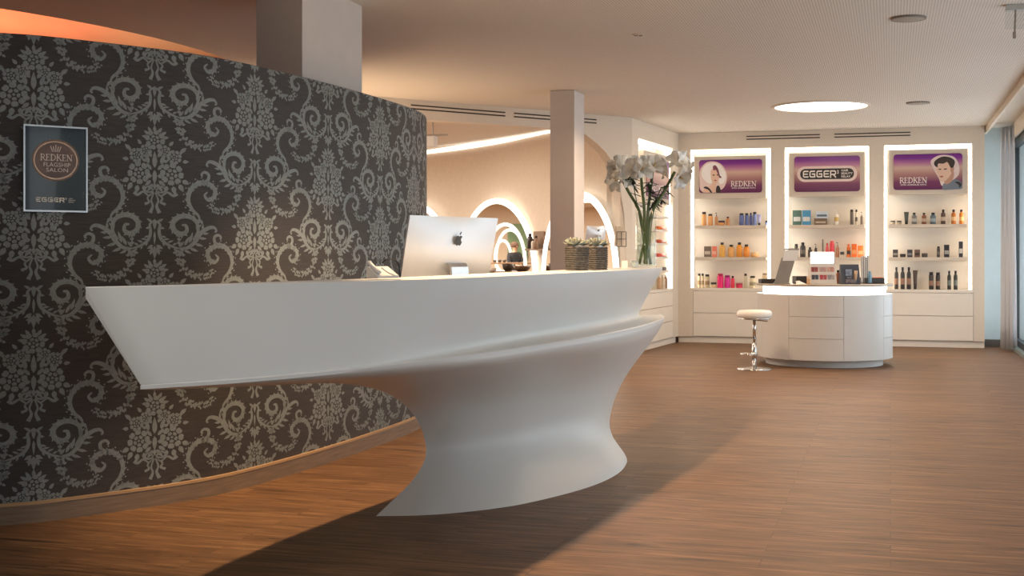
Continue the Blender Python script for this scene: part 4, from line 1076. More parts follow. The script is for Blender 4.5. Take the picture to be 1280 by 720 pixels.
# ---- added monitor, modelled for a pale shape taken as a reflection
apple_computer(((743-640)*13.0/F, 13.0, .92), math.radians(35), .25, .18, math.radians(12), 'small pale silver monitor standing in for a reflection behind the potted succulents', .325, 'monitor', .4)
o = empty('side_table', ((743-640)*13.0/F, 13.0, 0), math.radians(20), 'small white table carrying the pale monitor behind the slim pillar', 'table')
mb = MB(); mb.box(-.26, .26, -.2, .2, .885, .918); mb.build('tabletop', M['lacquer'], o, bevel=.004)
for sx in (-1, 1):
    for sy in (-1, 1): mb = MB(); mb.box(sx*.23-.015, sx*.23+.015, sy*.17-.015, sy*.17+.015, 0, .885); mb.build('leg', M['lacquer'], o)

# ---- succulents in baskets
def basket_plant(x, Y, W, ph, label_b, label_p, seed):
    cx = (x-640)*Y/F; z0 = TZ+.0035; rnd = random.Random(seed)
    o = empty('planter_basket', (cx, Y, z0), math.radians(25), label_b, 'basket', 'woven planters on the counter')
    r = W/2/1.12; prof = []
    nrow = 11; hh = .125
    for i in range(nrow*4+1):
        z = hh*i/(nrow*4); prof.append((r*(.94+.06*min(1, z/.03))+.0028*math.sin(2*PI*i/4), z))
    mb = MB(); mb.smooth = True; mb.lathe(prof+[(r*.93, hh), (r*.9, hh*.8)], n=40, sq=5); mb.build('woven_body', M['basket'], o)
    s = empty('succulent', (cx, Y, z0+hh*.8), 0, label_p, 'plant', 'succulents on the counter')
    mb = MB(); mb.smooth = True; mb.lathe([(r*.82, 0.001), (r*.8, .02)], n=20); mb.build('soil', mat('grit', (96, 84, 70), .9, noise=.4, scale=120), s)
    for (dx, dy, R, n) in ((-.012, -.02, .062, 30), (.035, .025, .045, 22), (-.035, .035, .04, 20)):
        mb = MB(); mb.smooth = True
        for i in range(n):
            a = i*2.39996; k = (i+1)/n; el = math.radians(78-70*k); L = R*(.45+.65*k); w = L*.34
            d = Vector((math.cos(a)*math.cos(el), math.sin(a)*math.cos(el), math.sin(el))); side = Vector((-math.sin(a), math.cos(a), 0)); upv = side.cross(d)*-1
            base = Vector((dx, dy, .028)); rings = []
            for t, ww in ((0, .35), (.35, .8), (.7, 1), (.9, .55), (1, .05)):
                c = base+d*L*t+Vector((0, 0, .012*t*t)); rings.append([tuple(c+side*w*.5*ww*math.cos(q)+upv*w*.22*ww*math.sin(q)) for q in [2*PI*j/6 for j in range(6)]])
            mb.cur = 1 if i % 3 == 0 else 0
            mb.loft(rings)
        mb.build('rosette', [M['succulent'], M['succulent_tip']], s)
    return o
basket_plant(721, 6.72, .118, 0, 'grey woven basket planter, left one of the pair on the reception counter', 'grey green succulent in the left woven basket', 1)
basket_plant(746.5, 6.95, .108, 0, 'grey woven basket planter, right one of the pair on the reception counter', 'grey green succulent in the right woven basket', 2)

# ---- vase with amaryllis
VY = 8.05; VX = (807.5-640)*VY/F; VZ = TZ+.0035
o = empty('vase', (VX, VY, VZ), 0, 'tall clear glass cylinder vase at the right end of the reception counter', 'vase')
mb = MB(); mb.smooth = True
mb.lathe([(.0, .0), (.064, 0), (.066, .01), (.066, .355), (.063, .357), (.060, .355), (.060, .014), (.0, .012)], n=36, cap=False); mb.build('glass_wall', M['vase_glass'], o)
mb = MB(); mb.smooth = True; mb.lathe([(.0005, .0145), (.0585, .0145), (.0585, .22), (.0005, .22)], n=30, cap=False); mb.build('water', M['water'], o)
rnd = random.Random(5)
sc = F/VY
def rel(x, y): return ((x-807.5)/sc, VZ*0+(H-(y-HZ)/sc)-VZ)
def blossom(mb, c, dirv, R):
    d = Vector(dirv).normalized(); a = d.cross(Vector((0, 0, 1)));
    if a.length < .1: a = d.cross(Vector((1, 0, 0)))
    a.normalize(); b = d.cross(a)
    for k in range(6):
        q = 2*PI*k/6+rnd.uniform(-.15, .15); out = a*math.cos(q)+b*math.sin(q); side = d.cross(out)
        W = R*rnd.uniform(.62, .8); rows_ = []
        for t in (0, .25, .5, .75, 1):
            w = W*(.12+.88*math.sin(PI*min(1, t*.62+.08)))*(1 if t < 1 else .25)
            p = Vector(c)+d*R*(1.15*math.sin(t*1.5)*.8)+out*R*(.12+.95*t**1.5)-d*R*.25*t**3
            ruf = rnd.uniform(-.06, .06)*R
            rows_.append([tuple(p-side*w*.5+d*(ruf+.05*R)), tuple(p-d*R*.05), tuple(p+side*w*.5+d*(.05*R-ruf))])
        mb.loft(rows_, cap=False, close=False)
flow = [((775, 212), (-.055, .01), [(-1, -.3, .35, 0, .03), (-.7, -.8, -.2, -.004, -.03), (-.3, .5, .8, .004, .055), (.4, -.7, .1, .03, -.02)], 'white amaryllis leaning far left in the glass vase'),
        ((800, 208), (-.02, -.02), [(-.6, -.7, .2, -.035, .005), (.3, -.8, .3, .0, .0), (.1, .5, .7, -.005, .02)], 'white amaryllis left of centre in the glass vase'),
        ((816, 206), (.0, .0), [(.2, -.8, .5, 0, .02), (-.7, -.3, .3, -.02, .0), (.8, .2, .2, .02, .0)], 'white amaryllis upright in the middle of the glass vase'),
        ((845, 206), (.06, -.01), [(.8, -.5, .4, .0, .04), (.6, -.7, -.5, .01, -.04), (-.1, .6, .6, .02, .045), (.9, .1, -.2, .04, -.005)], 'white amaryllis leaning right in the glass vase')]
for (fx, fy), (bx, by), bl, lab in flow:
    tx, tz = rel(fx, fy+8)
    f_ = empty('amaryllis', (VX, VY, VZ+.016), 0, lab, 'flower', 'amaryllis stems in the vase')
    bx2, by2 = -bx*.5+rnd.uniform(-.015, .015), rnd.uniform(-.02, .02)
    ex = max(-.045, min(.045, tx*.32)); ty = by*1.5
    pts = smooth_path([(bx2, by2, .004), ((bx2+ex)/2, by2*.4, .18), (ex, ty*.4, .345), ((ex+tx)/2+ex*.1, ty*.7, .345+(tz-.345)*.5), (tx*.95, ty, tz-.02)], 5)
    mb = MB(); mb.smooth = True; mb.tube(pts, [.0095]*len(pts), 10); mb.build('stem', M['stem'], f_)
    for (dx, dy, dz, ox, oz) in bl:
        mb = MB(); mb.smooth = True; blossom(mb, (tx+ox*.8, ty, tz+oz*.8-.01), (dx, dy, dz), .075)
        pb = mb.build('blossom', M['petal'], f_, recalc=False, solid=.0015)
        q = MB(); q.smooth = True
        d = Vector((dx, dy, dz)).normalized(); c = Vector((tx+ox*.8, ty, tz+oz*.8-.01))
        for k in range(4):
            w = Vector((rnd.uniform(-.2, .2), rnd.uniform(-.2, .2), rnd.uniform(-.2, .2))); q.tube([c, c+(d+w)*.05], .0016, 5)
        q.build('stamens', M['stamen'], pb)
# leafy sprigs
sprigs = [((830, 238), (842, 262), 'dark green leafy sprig drooping right in the glass vase'), ((812, 232), (800, 262), 'dark green leafy sprig in the middle of the glass vase'), ((786, 222), (795, 250), 'dark green leafy sprig on the left of the glass vase'), ((824, 250), (834, 268), 'low dark sprig hanging over the right rim of the vase')]
for si, ((x0, y0), (x1, y1), lab) in enumerate(sprigs):
    f_ = empty('leafy_sprig', (VX, VY, VZ+.016), 0, lab, 'foliage', 'leafy sprigs in the vase')
    a, za = rel(x0, y0); b, zb_ = rel(x1, y1); yy = rnd.uniform(-.03, .02)
    pts = smooth_path([(rnd.uniform(-.03, .03), 0, .01), (max(-.05, min(.05, a*.25)), yy*.3, .2), (max(-.052, min(.052, a*.5)), yy*.6, .35), (a*.85, yy, za), (a+(b-a)*.4+.01, yy, (za+zb_)/2+.02)], 5)
    mb = MB(); mb.smooth = True; mb.tube(pts, .0035, 6); mb.build('stem', M['stem'], f_)
    mb = MB(); mb.smooth = True
    for i in range(26):
        p = pts[min(len(pts)-1, 11+i % 10)]; ang = rnd.uniform(0, 2*PI); el = rnd.uniform(-.7, .6); L = rnd.uniform(.035, .07); w = L*.3
        d = Vector((math.cos(ang)*math.cos(el), math.sin(ang)*math.cos(el)*.7, math.sin(el)-.15)); side = d.cross(Vector((0, 0, 1))).normalized(); c = Vector(p)
        rr = [[tuple(c+d*L*t-side*w*s_*.5), tuple(c+d*L*t+Vector((0, 0, -.003))), tuple(c+d*L*t+side*w*s_*.5)] for t, s_ in ((0, .1), (.3, .8), (.6, 1), (.85, .6), (1, .05))]
        mb.loft(rr, cap=False, close=False)
    mb.build('leaves', M['leaf'], f_, recalc=False, solid=.001)
# small things on the counter
o = empty('card_holder', ((781-640)*7.55/F, 7.55, VZ), math.radians(30), 'small folded gold and white card standing left of the vase', 'card')
mb = MB(); mb.add([(-.022, 0, 0), (.0, .018, 0), (.0, .018, .045), (-.022, 0, .045)], [(0, 1, 2, 3)]); mb.build('card_leaf', mat('gold_card', (180, 130, 70), .4, .4), o, solid=.001)
mb = MB(); mb.add([(-.022, 0, 0), (.006, -.02, 0), (.006, -.02, .045), (-.022, 0, .045)], [(0, 1, 2, 3)]); mb.build('card_leaf', M['white'], o, solid=.001)
o = empty('glass_votive', ((793-640)*7.75/F, 7.75, VZ), 0, 'little clear faceted glass votive beside the vase', 'glass')
mb = MB(); mb.lathe([(.012, 0), (.022, .012), (.026, .03), (.02, .045), (.017, .045), (.02, .03), (.01, .006)], n=9, cap=False); mb.build('cup', mat('faceted_glass', (190, 206, 210), .1, .5), o)

# ================================================================== AWARD PLAQUE
s0, s1 = wall_s_at_px(27), wall_s_at_px(107)
pa, na = wall_at(s0, .0); pb_, nb = wall_at(s1, .0)
dd = (pb_-pa); th = math.atan2(dd.y, dd.x); Wp = dd.length; mid = (pa+pb_)/2
nrm_ = Vector((dd.y, -dd.x)).normalized()
mid = mid+nrm_*.016
zt, zb = H+(HZ-157.5)*mid.y/F, H+(HZ-265)*mid.y/F
o = empty('award_plaque', (mid.x, mid.y, zb), th, 'framed dark blue award certificate hanging on the patterned wallpaper wall', 'picture')
hh = zt-zb; W2 = Wp/2
mb = MB(); f_ = .007
mb.box(-W2, W2, -.012, -.002, 0, f_); mb.box(-W2, W2, -.012, -.002, hh-f_, hh); mb.box(-W2, -W2+f_, -.012, -.002, f_, hh-f_); mb.box(W2-f_, W2, -.012, -.002, f_, hh-f_); mb.build('frame', M['alu'], o)
def plaque_mat():
    m, n, l, b = new_mat('award_print'); tc = n.new('ShaderNodeTexCoord'); nz = n.new('ShaderNodeTexNoise'); nz.inputs['Scale'].default_value = 3; nz.inputs['Detail'].default_value = 4
    l.new(tc.outputs['Generated'], nz.inputs['Vector']); cr = n.new('ShaderNodeValToRGB'); cr.color_ramp.elements[0].color = s2l((8, 14, 26)); cr.color_ramp.elements[1].color = s2l((26, 44, 68))
    l.new(nz.outputs['Fac'], cr.inputs[0]); l.new(cr.outputs[0], b.inputs['Base Color']); b.inputs['Roughness'].default_value = .12; b.inputs['Coat Weight'].default_value = .6; return m
mb = MB(); mb.box(-W2+f_, W2-f_, -.007, -.003, f_, hh-f_); pr = mb.build('print', plaque_mat(), o)
mb = MB()
ring_ = lambda rx, rz, y, cz: [(rx*math.cos(2*PI*k/40), y, cz+rz*math.sin(2*PI*k/40)) for k in range(40)]
cz = hh*.60; R_ = Wp*.345
mb.cur = 0; mb.add(ring_(R_*1.08, R_*.96, -.0074, cz)[::-1], [tuple(range(40))])
mb.cur = 1; mb.add(ring_(R_, R_*.88, -.0078, cz)[::-1], [tuple(range(40))]); mb.cur = 2; mb.add(ring_(R_*.94, R_*.82, -.0081, cz)[::-1], [tuple(range(40))])
mb.build('medallion', [mat('medal_glow', (120, 92, 76), .3), mat('medal_rim', (196, 160, 136), .25, .5), mat('medal_face', (108, 84, 74), .3, noise=.25, scale=9)], pr, recalc=False)
mt = MB(); h = Wp*.10; tw = text_width('REDKEN', SERIF, .04)*h; ws = Wp*.50/tw
write_strokes(mt, 'REDKEN', SERIF, -Wp*.24, hh*.595, h, -.0088, .04, ws)
bfont(mt, 'FLAGSHIP', .026, -Wp*.19, hh*.525, -.0088, .0, Wp*.42); bfont(mt, 'SALON', .024, -Wp*.15, hh*.465, -.0088, 0, Wp*.34)
m2_ = MB(); h = .019; tw = text_width('EGGER3', WIDE, .12)*h; write_strokes(m2_, 'EGGER3', WIDE, -Wp*.31, hh*.115, h, -.0088, .12, Wp*.5/tw, '3')
bfont(m2_, 'HAIR', .008, Wp*.2, hh*.15, -.0088); bfont(m2_, 'BEAUTY', .008, Wp*.2, hh*.13, -.0088); bfont(m2_, 'RELAX', .008, Wp*.2, hh*.11, -.0088)
# little crown of strokes
for k in range(-2, 3):
    for q in poly_stroke([(k*.007, hh*.70), (k*.011, hh*.76+(.006 if k == 0 else 0))], .003): mt.add([(a, -.0088, b) for a, b in q][::-1], [(0, 1, 2, 3)])
mt.build('lettering', mat('silver_lettering', (226, 214, 204), .35), pr, recalc=False); m2_.build('shop_lettering', M['whiteprint'], pr, recalc=False)

# ================================================================== DRUM COUNTER
DC = (3.254, 13.36); DR = .69
o = empty('drum_counter', (DC[0], DC[1], 0), 0, 'round white drum shaped consultation counter with glowing band below its top', 'counter')
mb = MB(); mb.smooth = True; mb.lathe([(.595, 0), (.595, .074)], n=96); q = mb.build('plinth', M['lacquer_cool'], o); q.modifiers.new('es', 'EDGE_SPLIT')
# body panels split by seams: angle of px columns
def ang_of(x):
    # ray through x hits front of the cylinder
    k = (x-640)/F; A = 1+k*k; B = -2*(DC[1]+k*DC[0]); C_ = DC[0]**2+DC[1]**2-DR**2; D = B*B-4*A*C_
    Y = (-B-math.sqrt(max(0, D)))/(2*A); return math.atan2(Y-DC[1], k*Y-DC[0])
a1, a2, a3 = ang_of(986), ang_of(1054.8), ang_of(1104.5)
def shell(a0, a1_, z0, z1, r0=DR-.022, r1=DR, n=24):
    mb = MB(); g = .0022; a0 += g; a1_ -= g; z0 += .0015; z1 -= .0015; rings = []
    for i in range(n+1):
        a = a0+(a1_-a0)*i/n; c, s = math.cos(a), math.sin(a); rings.append([(r0*c, r0*s, z0), (r1*c, r1*s, z0), (r1*c, r1*s, z1), (r0*c, r0*s, z1)])
    mb.loft(rings); return mb
BB, BT = .075, .731
mb = MB(); mb.smooth = True; mb.lathe([(DR-.025, BB), (DR-.025, BT-.005), (DR-.14, BT-.004)], n=96); q = mb.build('carcass', M['lacquer_cool'], o); q.modifiers.new('es', 'EDGE_SPLIT')
dz = (BT-BB)/3
def smsh(ob):
    for p in ob.data.polygons: p.use_smooth = True
    m_ = ob.modifiers.new('es', 'EDGE_SPLIT'); m_.split_angle = math.radians(40)
for k in range(3):
    smsh(shell(a1, a2, BB+k*dz, BB+(k+1)*dz).build('drawer', M['lacquer_cool'], o))
    smsh(shell(a3, a3+.75, BB+k*dz, BB+(k+1)*dz).build('drawer', M['lacquer_cool'], o))
smsh(shell(a2, a3, BB, BT).build('panel', M['lacquer_cool'], o))
smsh(shell(a3+.75, a1+2*PI, BB, BT, n=90).build('panel', M['lacquer_cool'], o))
mb = MB(); mb.smooth = True; mb.lathe([(DR-.07, BT-.003), (DR-.07, .808)], n=96, cap=False); mb.build('light_band', emis('band_glow', (1, .94, .86), 7), o)
mb = MB(); mb.smooth = True; mb.lathe([(DR-.02, .809), (DR+.005, .810), (DR+.005, .830), (DR, .832)], n=96); q = mb.build('top', mat('greige_top', (176, 164, 150), .3), o); q.modifiers.new('es', 'EDGE_SPLIT')
ZT = .8325
def on_drum(x, dy): 
    Y = DC[1]+dy; return ((x-640)*Y/F, Y, ZT)
# display stand (leaning, white head) at left
p = on_drum(981, -.30); o = empty('tilted_display', p, math.radians(-8), 'tilted grey display stand with white head on the left of the drum counter', 'display stand')
mb = MB()
def slab(mb, pts, d): mb.prism(pts, -d, d)
mb.prism([(-.11, 0), (.03, 0), (.105, .27), (-.035, .27)], -.04, -.01); mb.build('front_panel', M['grey_metal'], o, bevel=.002)
mb = MB(); mb.prism([(-.027, .235), (.118, .235), (.135, .345), (-.005, .345)], -.052, -.041+.0); mb.build('head', M['white'], o, bevel=.002)
mb = MB(); mb.prism([(-.012, .346), (.14, .346), (.14, .362), (-.008, .362)], -.055, .0); mb.build('hood', M['grey_metal'], o)
mb = MB(); mb.box(-.11, .05, -.05, .08, 0, .01); mb.add([(-.03, -.01, .25), (.07, -.01, .25), (.05, .08, .01), (-.05, .08, .01)], [(0, 1, 2, 3)]); mb.build('foot', M['grey_metal'], o, solid=.003)
# tray left
def tray(x, dy, w, d, h, label, rz=0):
    o = empty('tray', on_drum(x, dy), rz, label, 'tray', 'dark trays on the drum counter'); t = .008
    mb = MB(); mb.box(-w/2, w/2, -d/2, d/2, 0, t); mb.box(-w/2, w/2, -d/2, -d/2+t, t, h); mb.box(-w/2, w/2, d/2-t, d/2, t, h); mb.box(-w/2, -w/2+t, -d/2+t, d/2-t, t, h); mb.box(w/2-t, w/2, -d/2+t, d/2-t, t, h)
    mb.build('rim', M['dark'], o, bevel=.002); return o
tray(960, -.02, .17, .16, .045, 'dark low tray at the left edge of the drum counter')
tray(1002, -.10, .15, .2, .075, 'dark tray behind the tilted display stand')
tray(1090, -.12, .21, .2, .06, 'dark tray at the right of the drum counter with brochures in it')
# crumpled white cloth? (small white tissue pack)
o = empty('tissue_pack', on_drum(1001, -.36), 0, 'small white folded leaflet lying between the two stands', 'leaflet')
mb = MB(); mb.add([(-.05, -.03, 0), (.05, -.03, 0), (.045, .03, .004), (-.05, .03, .03), (-.02, .0, .035)], [(0, 1, 4), (1, 2, 4), (2, 3, 4), (3, 0, 4)]); mb.build('sheet', M['white'], o, solid=.001)
# colour swatch display
p = on_drum(1028, -.34); o = empty('swatch_display', p, math.radians(-3), 'white make-up display with two rows of red and pink pots under a white header', 'display stand')
mb = MB(); mb.loft([[(-.135, -.06, 0), (.135, -.06, 0), (.135, .10, 0), (-.135, .10, 0)], [(-.125, .0, .21), (.125, .0, .21), (.125, .06, .21), (-.125, .06, .21)]]); mb.build('case', mat('pearl_acrylic', (214, 208, 200), .3), o, bevel=.004)
mb = MB(); mb.box(-.118, .118, .005, .02, .21, .325); mb.build('header', emis('emissive_header', (1, .97, .92), 2.2), o, bevel=.006)  # white header with its own emission
colsA = [(150, 60, 50), (160, 70, 60), (190, 160, 150), (196, 150, 140), (206, 160, 140), (206, 150, 130)]
colsB = [(64, 54, 56), (60, 70, 84), (176, 60, 60), (186, 80, 80), (150, 140, 140), (170, 160, 156)]
for r_, (cc, zc) in enumerate(((colsA, .148), (colsB, .07))):
    yf = -.06+.06*zc/.21-.004
    for k, c in enumerate(cc):
        mb = MB(); xx = -.1+.036*k+(.01 if k > 1 else 0)+(.008 if k > 3 else 0); mb.box(xx-.015, xx+.015, yf-.004, yf+.012, zc-.024, zc+.024); mb.build('colour_pot', pm(c), o)
# small brown bottle, dark box, brochures, blue bottle
product(Vector(on_drum(1047.5, -.2)), 0, 'bottle', .045, .14, (150, 96, 70), BK, 'small brown bottle between the make-up display and the dark box on the drum', 'bottle', 'bottles on the drum counter')
product(Vector(on_drum(1011, -.44)), 0, 'jar', .04, .08, (214, 170, 130), (230, 200, 170), 'tiny peach pot left of the make-up display on the drum', 'jar', 'bottles on the drum counter')
p = on_drum(1062, -.36); o = empty('display_box', p, math.radians(4), 'dark slate display box with a grey picture and small brushes on the drum counter', 'display box')
mb = MB(); mb.loft([[(-.095, -.06, 0), (.095, -.06, 0), (.095, .06, 0), (-.095, .06, 0)], [(-.095, .0, .2), (.095, .0, .2), (.095, .03, .2), (-.095, .03, .2)]]); mb.build('case', mat('slate_box', (70, 74, 84), .4), o, bevel=.003)
mb = MB(); mb.box(-.055, .01, -.04, -.028, .085, .15); mb.build('picture', mat('box_picture', (130, 140, 156), .4, noise=.4, scale=40), o)
mb = MB(); mb.box(-.06, .05, -.062, -.054, .015, .05); mb.box(-.045, .0, -.055, -.045, .058, .075); mb.build('leaflet', mat('box_leaflet', (120, 110, 112), .5, noise=.4, scale=60), o)
mb = MB(); mb.smooth = True; mb.tube([(.04, -.05, .04), (.055, -.035, .135)], [.014, .018], 10); mb.build('brush', mat('brush_tan', (190, 160, 130), .6), o)
for k, (x, hgt, c) in enumerate(((1077.5, .285, (90, 88, 86)), (1080, .28, (196, 186, 172)), (1082.3, .272, (120, 104, 92)), (1084.6, .29, (84, 80, 80)))):
    p = on_drum(x, -.14); o = empty('brochure', (p[0], p[1], ZT+.009), math.radians(-12), 'upright %s brochure, %s of four in the dark tray' % (('charcoal', 'cream', 'brown', 'dark grey')[k], ('first', 'second', 'third', 'last')[k]), 'brochure', 'brochures on the drum counter')
    mb = MB(); mb.box(-.007, .007, -.07, .07, 0, hgt-.009); mb.cur = 1; mb.box(-.005, .005, -.0712, .0695, .002, hgt-.0085); mb.build('cover', [pm(c), M['white']], o)
pp = on_drum(1088, -.24); product(Vector((pp[0], pp[1]+.03, ZT+.009)), 0, 'bottle', .045, .12, (120, 160, 186), (110, 170, 200), 'small pale blue bottle in the tray beside the brochures', 'bottle', 'bottles on the drum counter')
pp = on_drum(1097, -.12); o = empty('orange_sachet', (pp[0], pp[1], ZT+.009), 0, 'orange sachet lying in the dark tray at the right of the drum counter', 'sachet'); mb = MB(); mb.box(-.05, .04, -.05, .05, 0, .058); mb.build('pouch', pm((226, 130, 90)), o, bevel=.008)
product(Vector(on_drum(956, .22)), 0, 'slim', .06, .1, (224, 206, 176), (150, 130, 110), 'cream can at the far left edge of the drum counter', 'bottle', 'bottles on the drum counter')

# ---- stool
sx, sy = (943-640)*12.62/F, 12.62
o = empty('bar_stool', (sx, sy, 0), math.radians(8), 'low stool with round white padded seat and chrome pedestal beside the drum counter', 'stool')
mb = MB(); mb.smooth = True; mb.lathe([(.155, .505), (.168, .515), (.173, .54), (.17, .565), (.15, .582), (.08, .588), (.001, .589)], n=48); mb.build('seat', M['leather'], o)
mb = MB(); mb.smooth = True; mb.lathe([(.02, .49), (.10, .492), (.158, .497), (.165, .506), (.15, .512)], n=48); mb.build('seat_rim', M['chrome'], o)
mb = MB(); mb.smooth = True; mb.lathe([(.024, .02), (.024, .30)], n=24); mb.lathe([(.016, .30), (.016, .495)], n=24); mb.build('pole', M['chrome'], o)
mb = MB(); mb.smooth = True; mb.lathe([(.17, 0), (.172, .005), (.165, .012), (.08, .018), (.03, .026)], n=48); mb.build('base', M['chrome'], o)
mb = MB(); mb.smooth = True
pts = [(-.024, 0, .155)]+[(-.075+.065*math.cos(a)-.005, .085*math.sin(a)-.03, .155) for a in [math.radians(t) for t in range(40, 330, 20)]]+[(-.02, -.02, .155)]
mb.tube(pts, .008, 8); mb.smooth = True; mb.lathe([(.03, .14), (.03, .17)], n=20); mb.build('footrest', M['chrome'], o)
mb = MB(); mb.tube([(.02, .0, .485), (.10, -.10, .48)], .005, 8); mb.build('height_lever', M['chrome'], o)

# ---- curtain
o = None
mb = MB(); mb.smooth = True
c0 = px(1251, 438, 15.2); c1 = px(1269, 438, 14.9); NN = 60; rowt = []
for zi in range(9):
    z = .02+(CZ-.06)*zi/8; row = []
    for i in range(NN+1):
        t = i/NN; a = 2*PI*7*t; x = c0.x+(c1.x-c0.x)*t; y = c0.y+(c1.y-c0.y)*t; amp = .045*(1.1-.4*zi/8)
        row.append((x+.3*amp*math.sin(a*.5+.3*zi), y+amp*math.sin(a+.12*zi), z))
    rowt.append(row)
mb.loft(rowt, cap=False, close=False)
o = mb.build('curtain', M['curtain'], recalc=False, solid=.003); tag(o, 'sheer white floor length curtain gathered beside the windows', 'curtain')

# ================================================================== RING MIRRORS AND SALON
def ring_mirror(P, D, R, zc, label, pane=True, rz=None):
    th = math.atan2(D.y, D.x)          # local x along D, local y = left normal; salon side is -y
    o = empty('ring_mirror', (P.x, P.y, 0), th, label, 'mirror', 'glowing ring mirrors')
    mb = MB(); mb.smooth = False; n = 96; wd = .072
    r0, r1 = R-wd, R
    rings = []
    for i in range(n+1):
        a = -PI/2+2*PI*i/n; c, s = math.cos(a), math.sin(a)
        f = lambda r, y: (r*c, y, max(.004, zc+r*s))
        rings.append([f(r0, -.02), f(r1, -.02), f(r1, .02), f(r0, .02)])
    mb.loft(rings, cap=False); mb.build('light_ring', M['led'], o)
    if pane:
        mb = MB(); pts = [(r0*math.cos(2*PI*i/n), max(.004, zc+r0*math.sin(2*PI*i/n))) for i in range(n)][::-1]
        mb.prism(pts, -.006, .012); mb.build('mirror_pane', M['mirror'], o)
    return o
ZC = .884; RR = .988
ring_mirror(P2, D2, RR, ZC, 'glowing ring mirror partly hidden by the slim pillar')
ring_mirror(P1, D1, RR, ZC, 'glowing ring mirror right behind the reception computer')
ring_mirror(P0, D0, RR, ZC, 'glowing ring mirror farthest left, almost hidden by the curved wall')
n1 = nrm(D1)
def virt(x, y, Yv):
    v = px(x, y, Yv); k = (Vector((v.x, v.y))-P1).dot(n1); q = Vector((v.x, v.y))-n1*2*k
    return Vector((q.x, q.y, v.z))
def vring(x, Yv, dv, label, R=RR, zc=ZC):  # open hoops added to stand in for nested mirror reflections
    c = virt(x, 316, Yv); c2 = virt(x+dv, 316, Yv); 
    # direction: reflect the virtual direction
    dvv = Vector((.53, -.848)); k = dvv.dot(n1); d = dvv-n1*2*k
    r = Vector((.50*dv, -.86)).normalized(); k = r.dot(n1); d = (r-n1*2*k)
    return ring_mirror(Vector((c.x, c.y)), d, R, zc, label, pane=False)
vring(632, 31, 1, 'wide glowing hoop added for the nested reflection seen inside the ring mirror')
vring(638, 36.5, 1, 'smaller looking glowing hoop added for a deeper reflection inside the ring mirror', .84, 1.0)
vring(629, 38, 1, 'narrow glowing hoop added for a further reflection inside the ring mirror', .5, 1.05)
# green picture on the far left wall, seen by reflection
g0 = min((virt(648, 305, 30+.1*k) for k in range(160)), key=lambda q: abs(q.x+20.95))
o = empty('wall_picture', (-20.94, g0.y, .9), PI/2, 'large green picture on the far salon wall, seen in the ring mirror', 'picture')
mb = MB(); mb.box(-.34, .34, -.02, .02, 0, 1.15); mb.build('canvas', M['green'], o, bevel=.004)
# styling tables in front of the mirrors
def salon_table(c, th, w, label):
    o = empty('styling_table', (c.x, c.y, 0), th, label, 'table', 'styling tables')
    mb = MB(); mb.box(-w/2, w/2, -.2, .2, .86, .9); mb.build('tabletop', mat('walnut_top', (150, 116, 86), .4, noise=.2, scale=5, stretch=(1, 8, 1)), o, bevel=.004)
    for sx in (-1, 1):
        mb = MB(); mb.box(sx*(w/2-.05)-.02, sx*(w/2-.05)+.02, -.16, .16, 0, .86); mb.build('leg', M['lacquer'], o)
    return o
def bowl(loc, r, h, rgb, label):
    o = empty('bowl', loc, 0, label, 'bowl', 'bowls on the styling table'); mb = MB(); mb.smooth = True
    mb.lathe([(r*.5, 0), (r*.85, h*.35), (r, h), (r*.94, h), (r*.78, h*.4), (r*.3, h*.12)], n=20); mb.build('basin', pm(rgb), o)
t1 = Vector((P1.x, P1.y))+n1*.42+D1*.10; th1 = math.atan2(D1.y, D1.x)
salon_table(t1, th1, 1.3, 'narrow brown styling table in front of the ring mirror behind the computer')
for k, (d, r, hh_, c, nm) in enumerate(((-.45, .09, .10, (70, 60, 54), 'dark round bowl, farthest left on the styling table'), (-.1, .12, .075, (110, 88, 72), 'brown low bowl in the middle of the styling table'), (.28, .08, .11, (60, 56, 54), 'dark tall bowl toward the right of the styling table'), (.5, .06, .06, (200, 190, 180), 'small white bowl at the right end of the styling table'))):
    q = t1+D1*d; bowl((q.x, q.y, .9005), r, hh_, c, nm)
tv = virt(636, 330, 33.0); salon_table(Vector((tv.x, tv.y)), math.radians(60), 2.2, 'long brown styling table in the salon, seen inside the ring mirror')
for k, x in enumerate((619, 625, 631)):
    q = virt(x, 330, 33.0); bowl((q.x, q.y, .9005), .055, .07, (66, 58, 52), '%s dark basin on the salon table seen in the ring mirror' % ('left', 'middle', 'right')[k])
# wall shelves with bottles between the mirrors
def wall_shelf(x, y_top, y_bot, Pa, Da, label, labs):
    # intersect ray with mirror wall line
    k = (x-640)/F; n = nrm(Da); o2 = Pa+n*.02; s = (k*o2.y-o2.x)/(Da.x-k*Da.y); c = o2+Da*s; z = H-(y_bot-HZ)*c.y/F
    th = math.atan2(Da.y, Da.x); o = empty('wall_shelf', (c.x, c.y, z), th, label, 'shelf', 'small shelves on the mirror wall')
    mb = MB(); mb.box(-.12, .12, -.13, .0, -.02, 0); mb.box(-.12, .12, -.0, .02, -.02, .22); mb.build('board', M['dark'] if False else mat('brown_shelf', (140, 112, 88), .5), o, bevel=.002)
    hT = (y_bot-y_top)*c.y/F
    for (dx, w, h, c_, lab) in labs:
        p = c+Da*dx+n*.08; product(Vector((p.x, p.y, z+.001)), th, 'bottle', w, h*hT, c_, BK, lab, 'bottle', 'bottles on the mirror wall shelves')
wall_shelf(673, 291, 311, P1, D1, 'small brown wall shelf between the two ring mirrors', [(-.07, .07, .95, (60, 52, 48), 'dark bottle on the wall shelf between the ring mirrors'), (.0, .05, .6, (230, 220, 206), 'white bottle on the wall shelf between the ring mirrors'), (.07, .055, .8, (150, 120, 96), 'brown bottle on the wall shelf between the ring mirrors')])
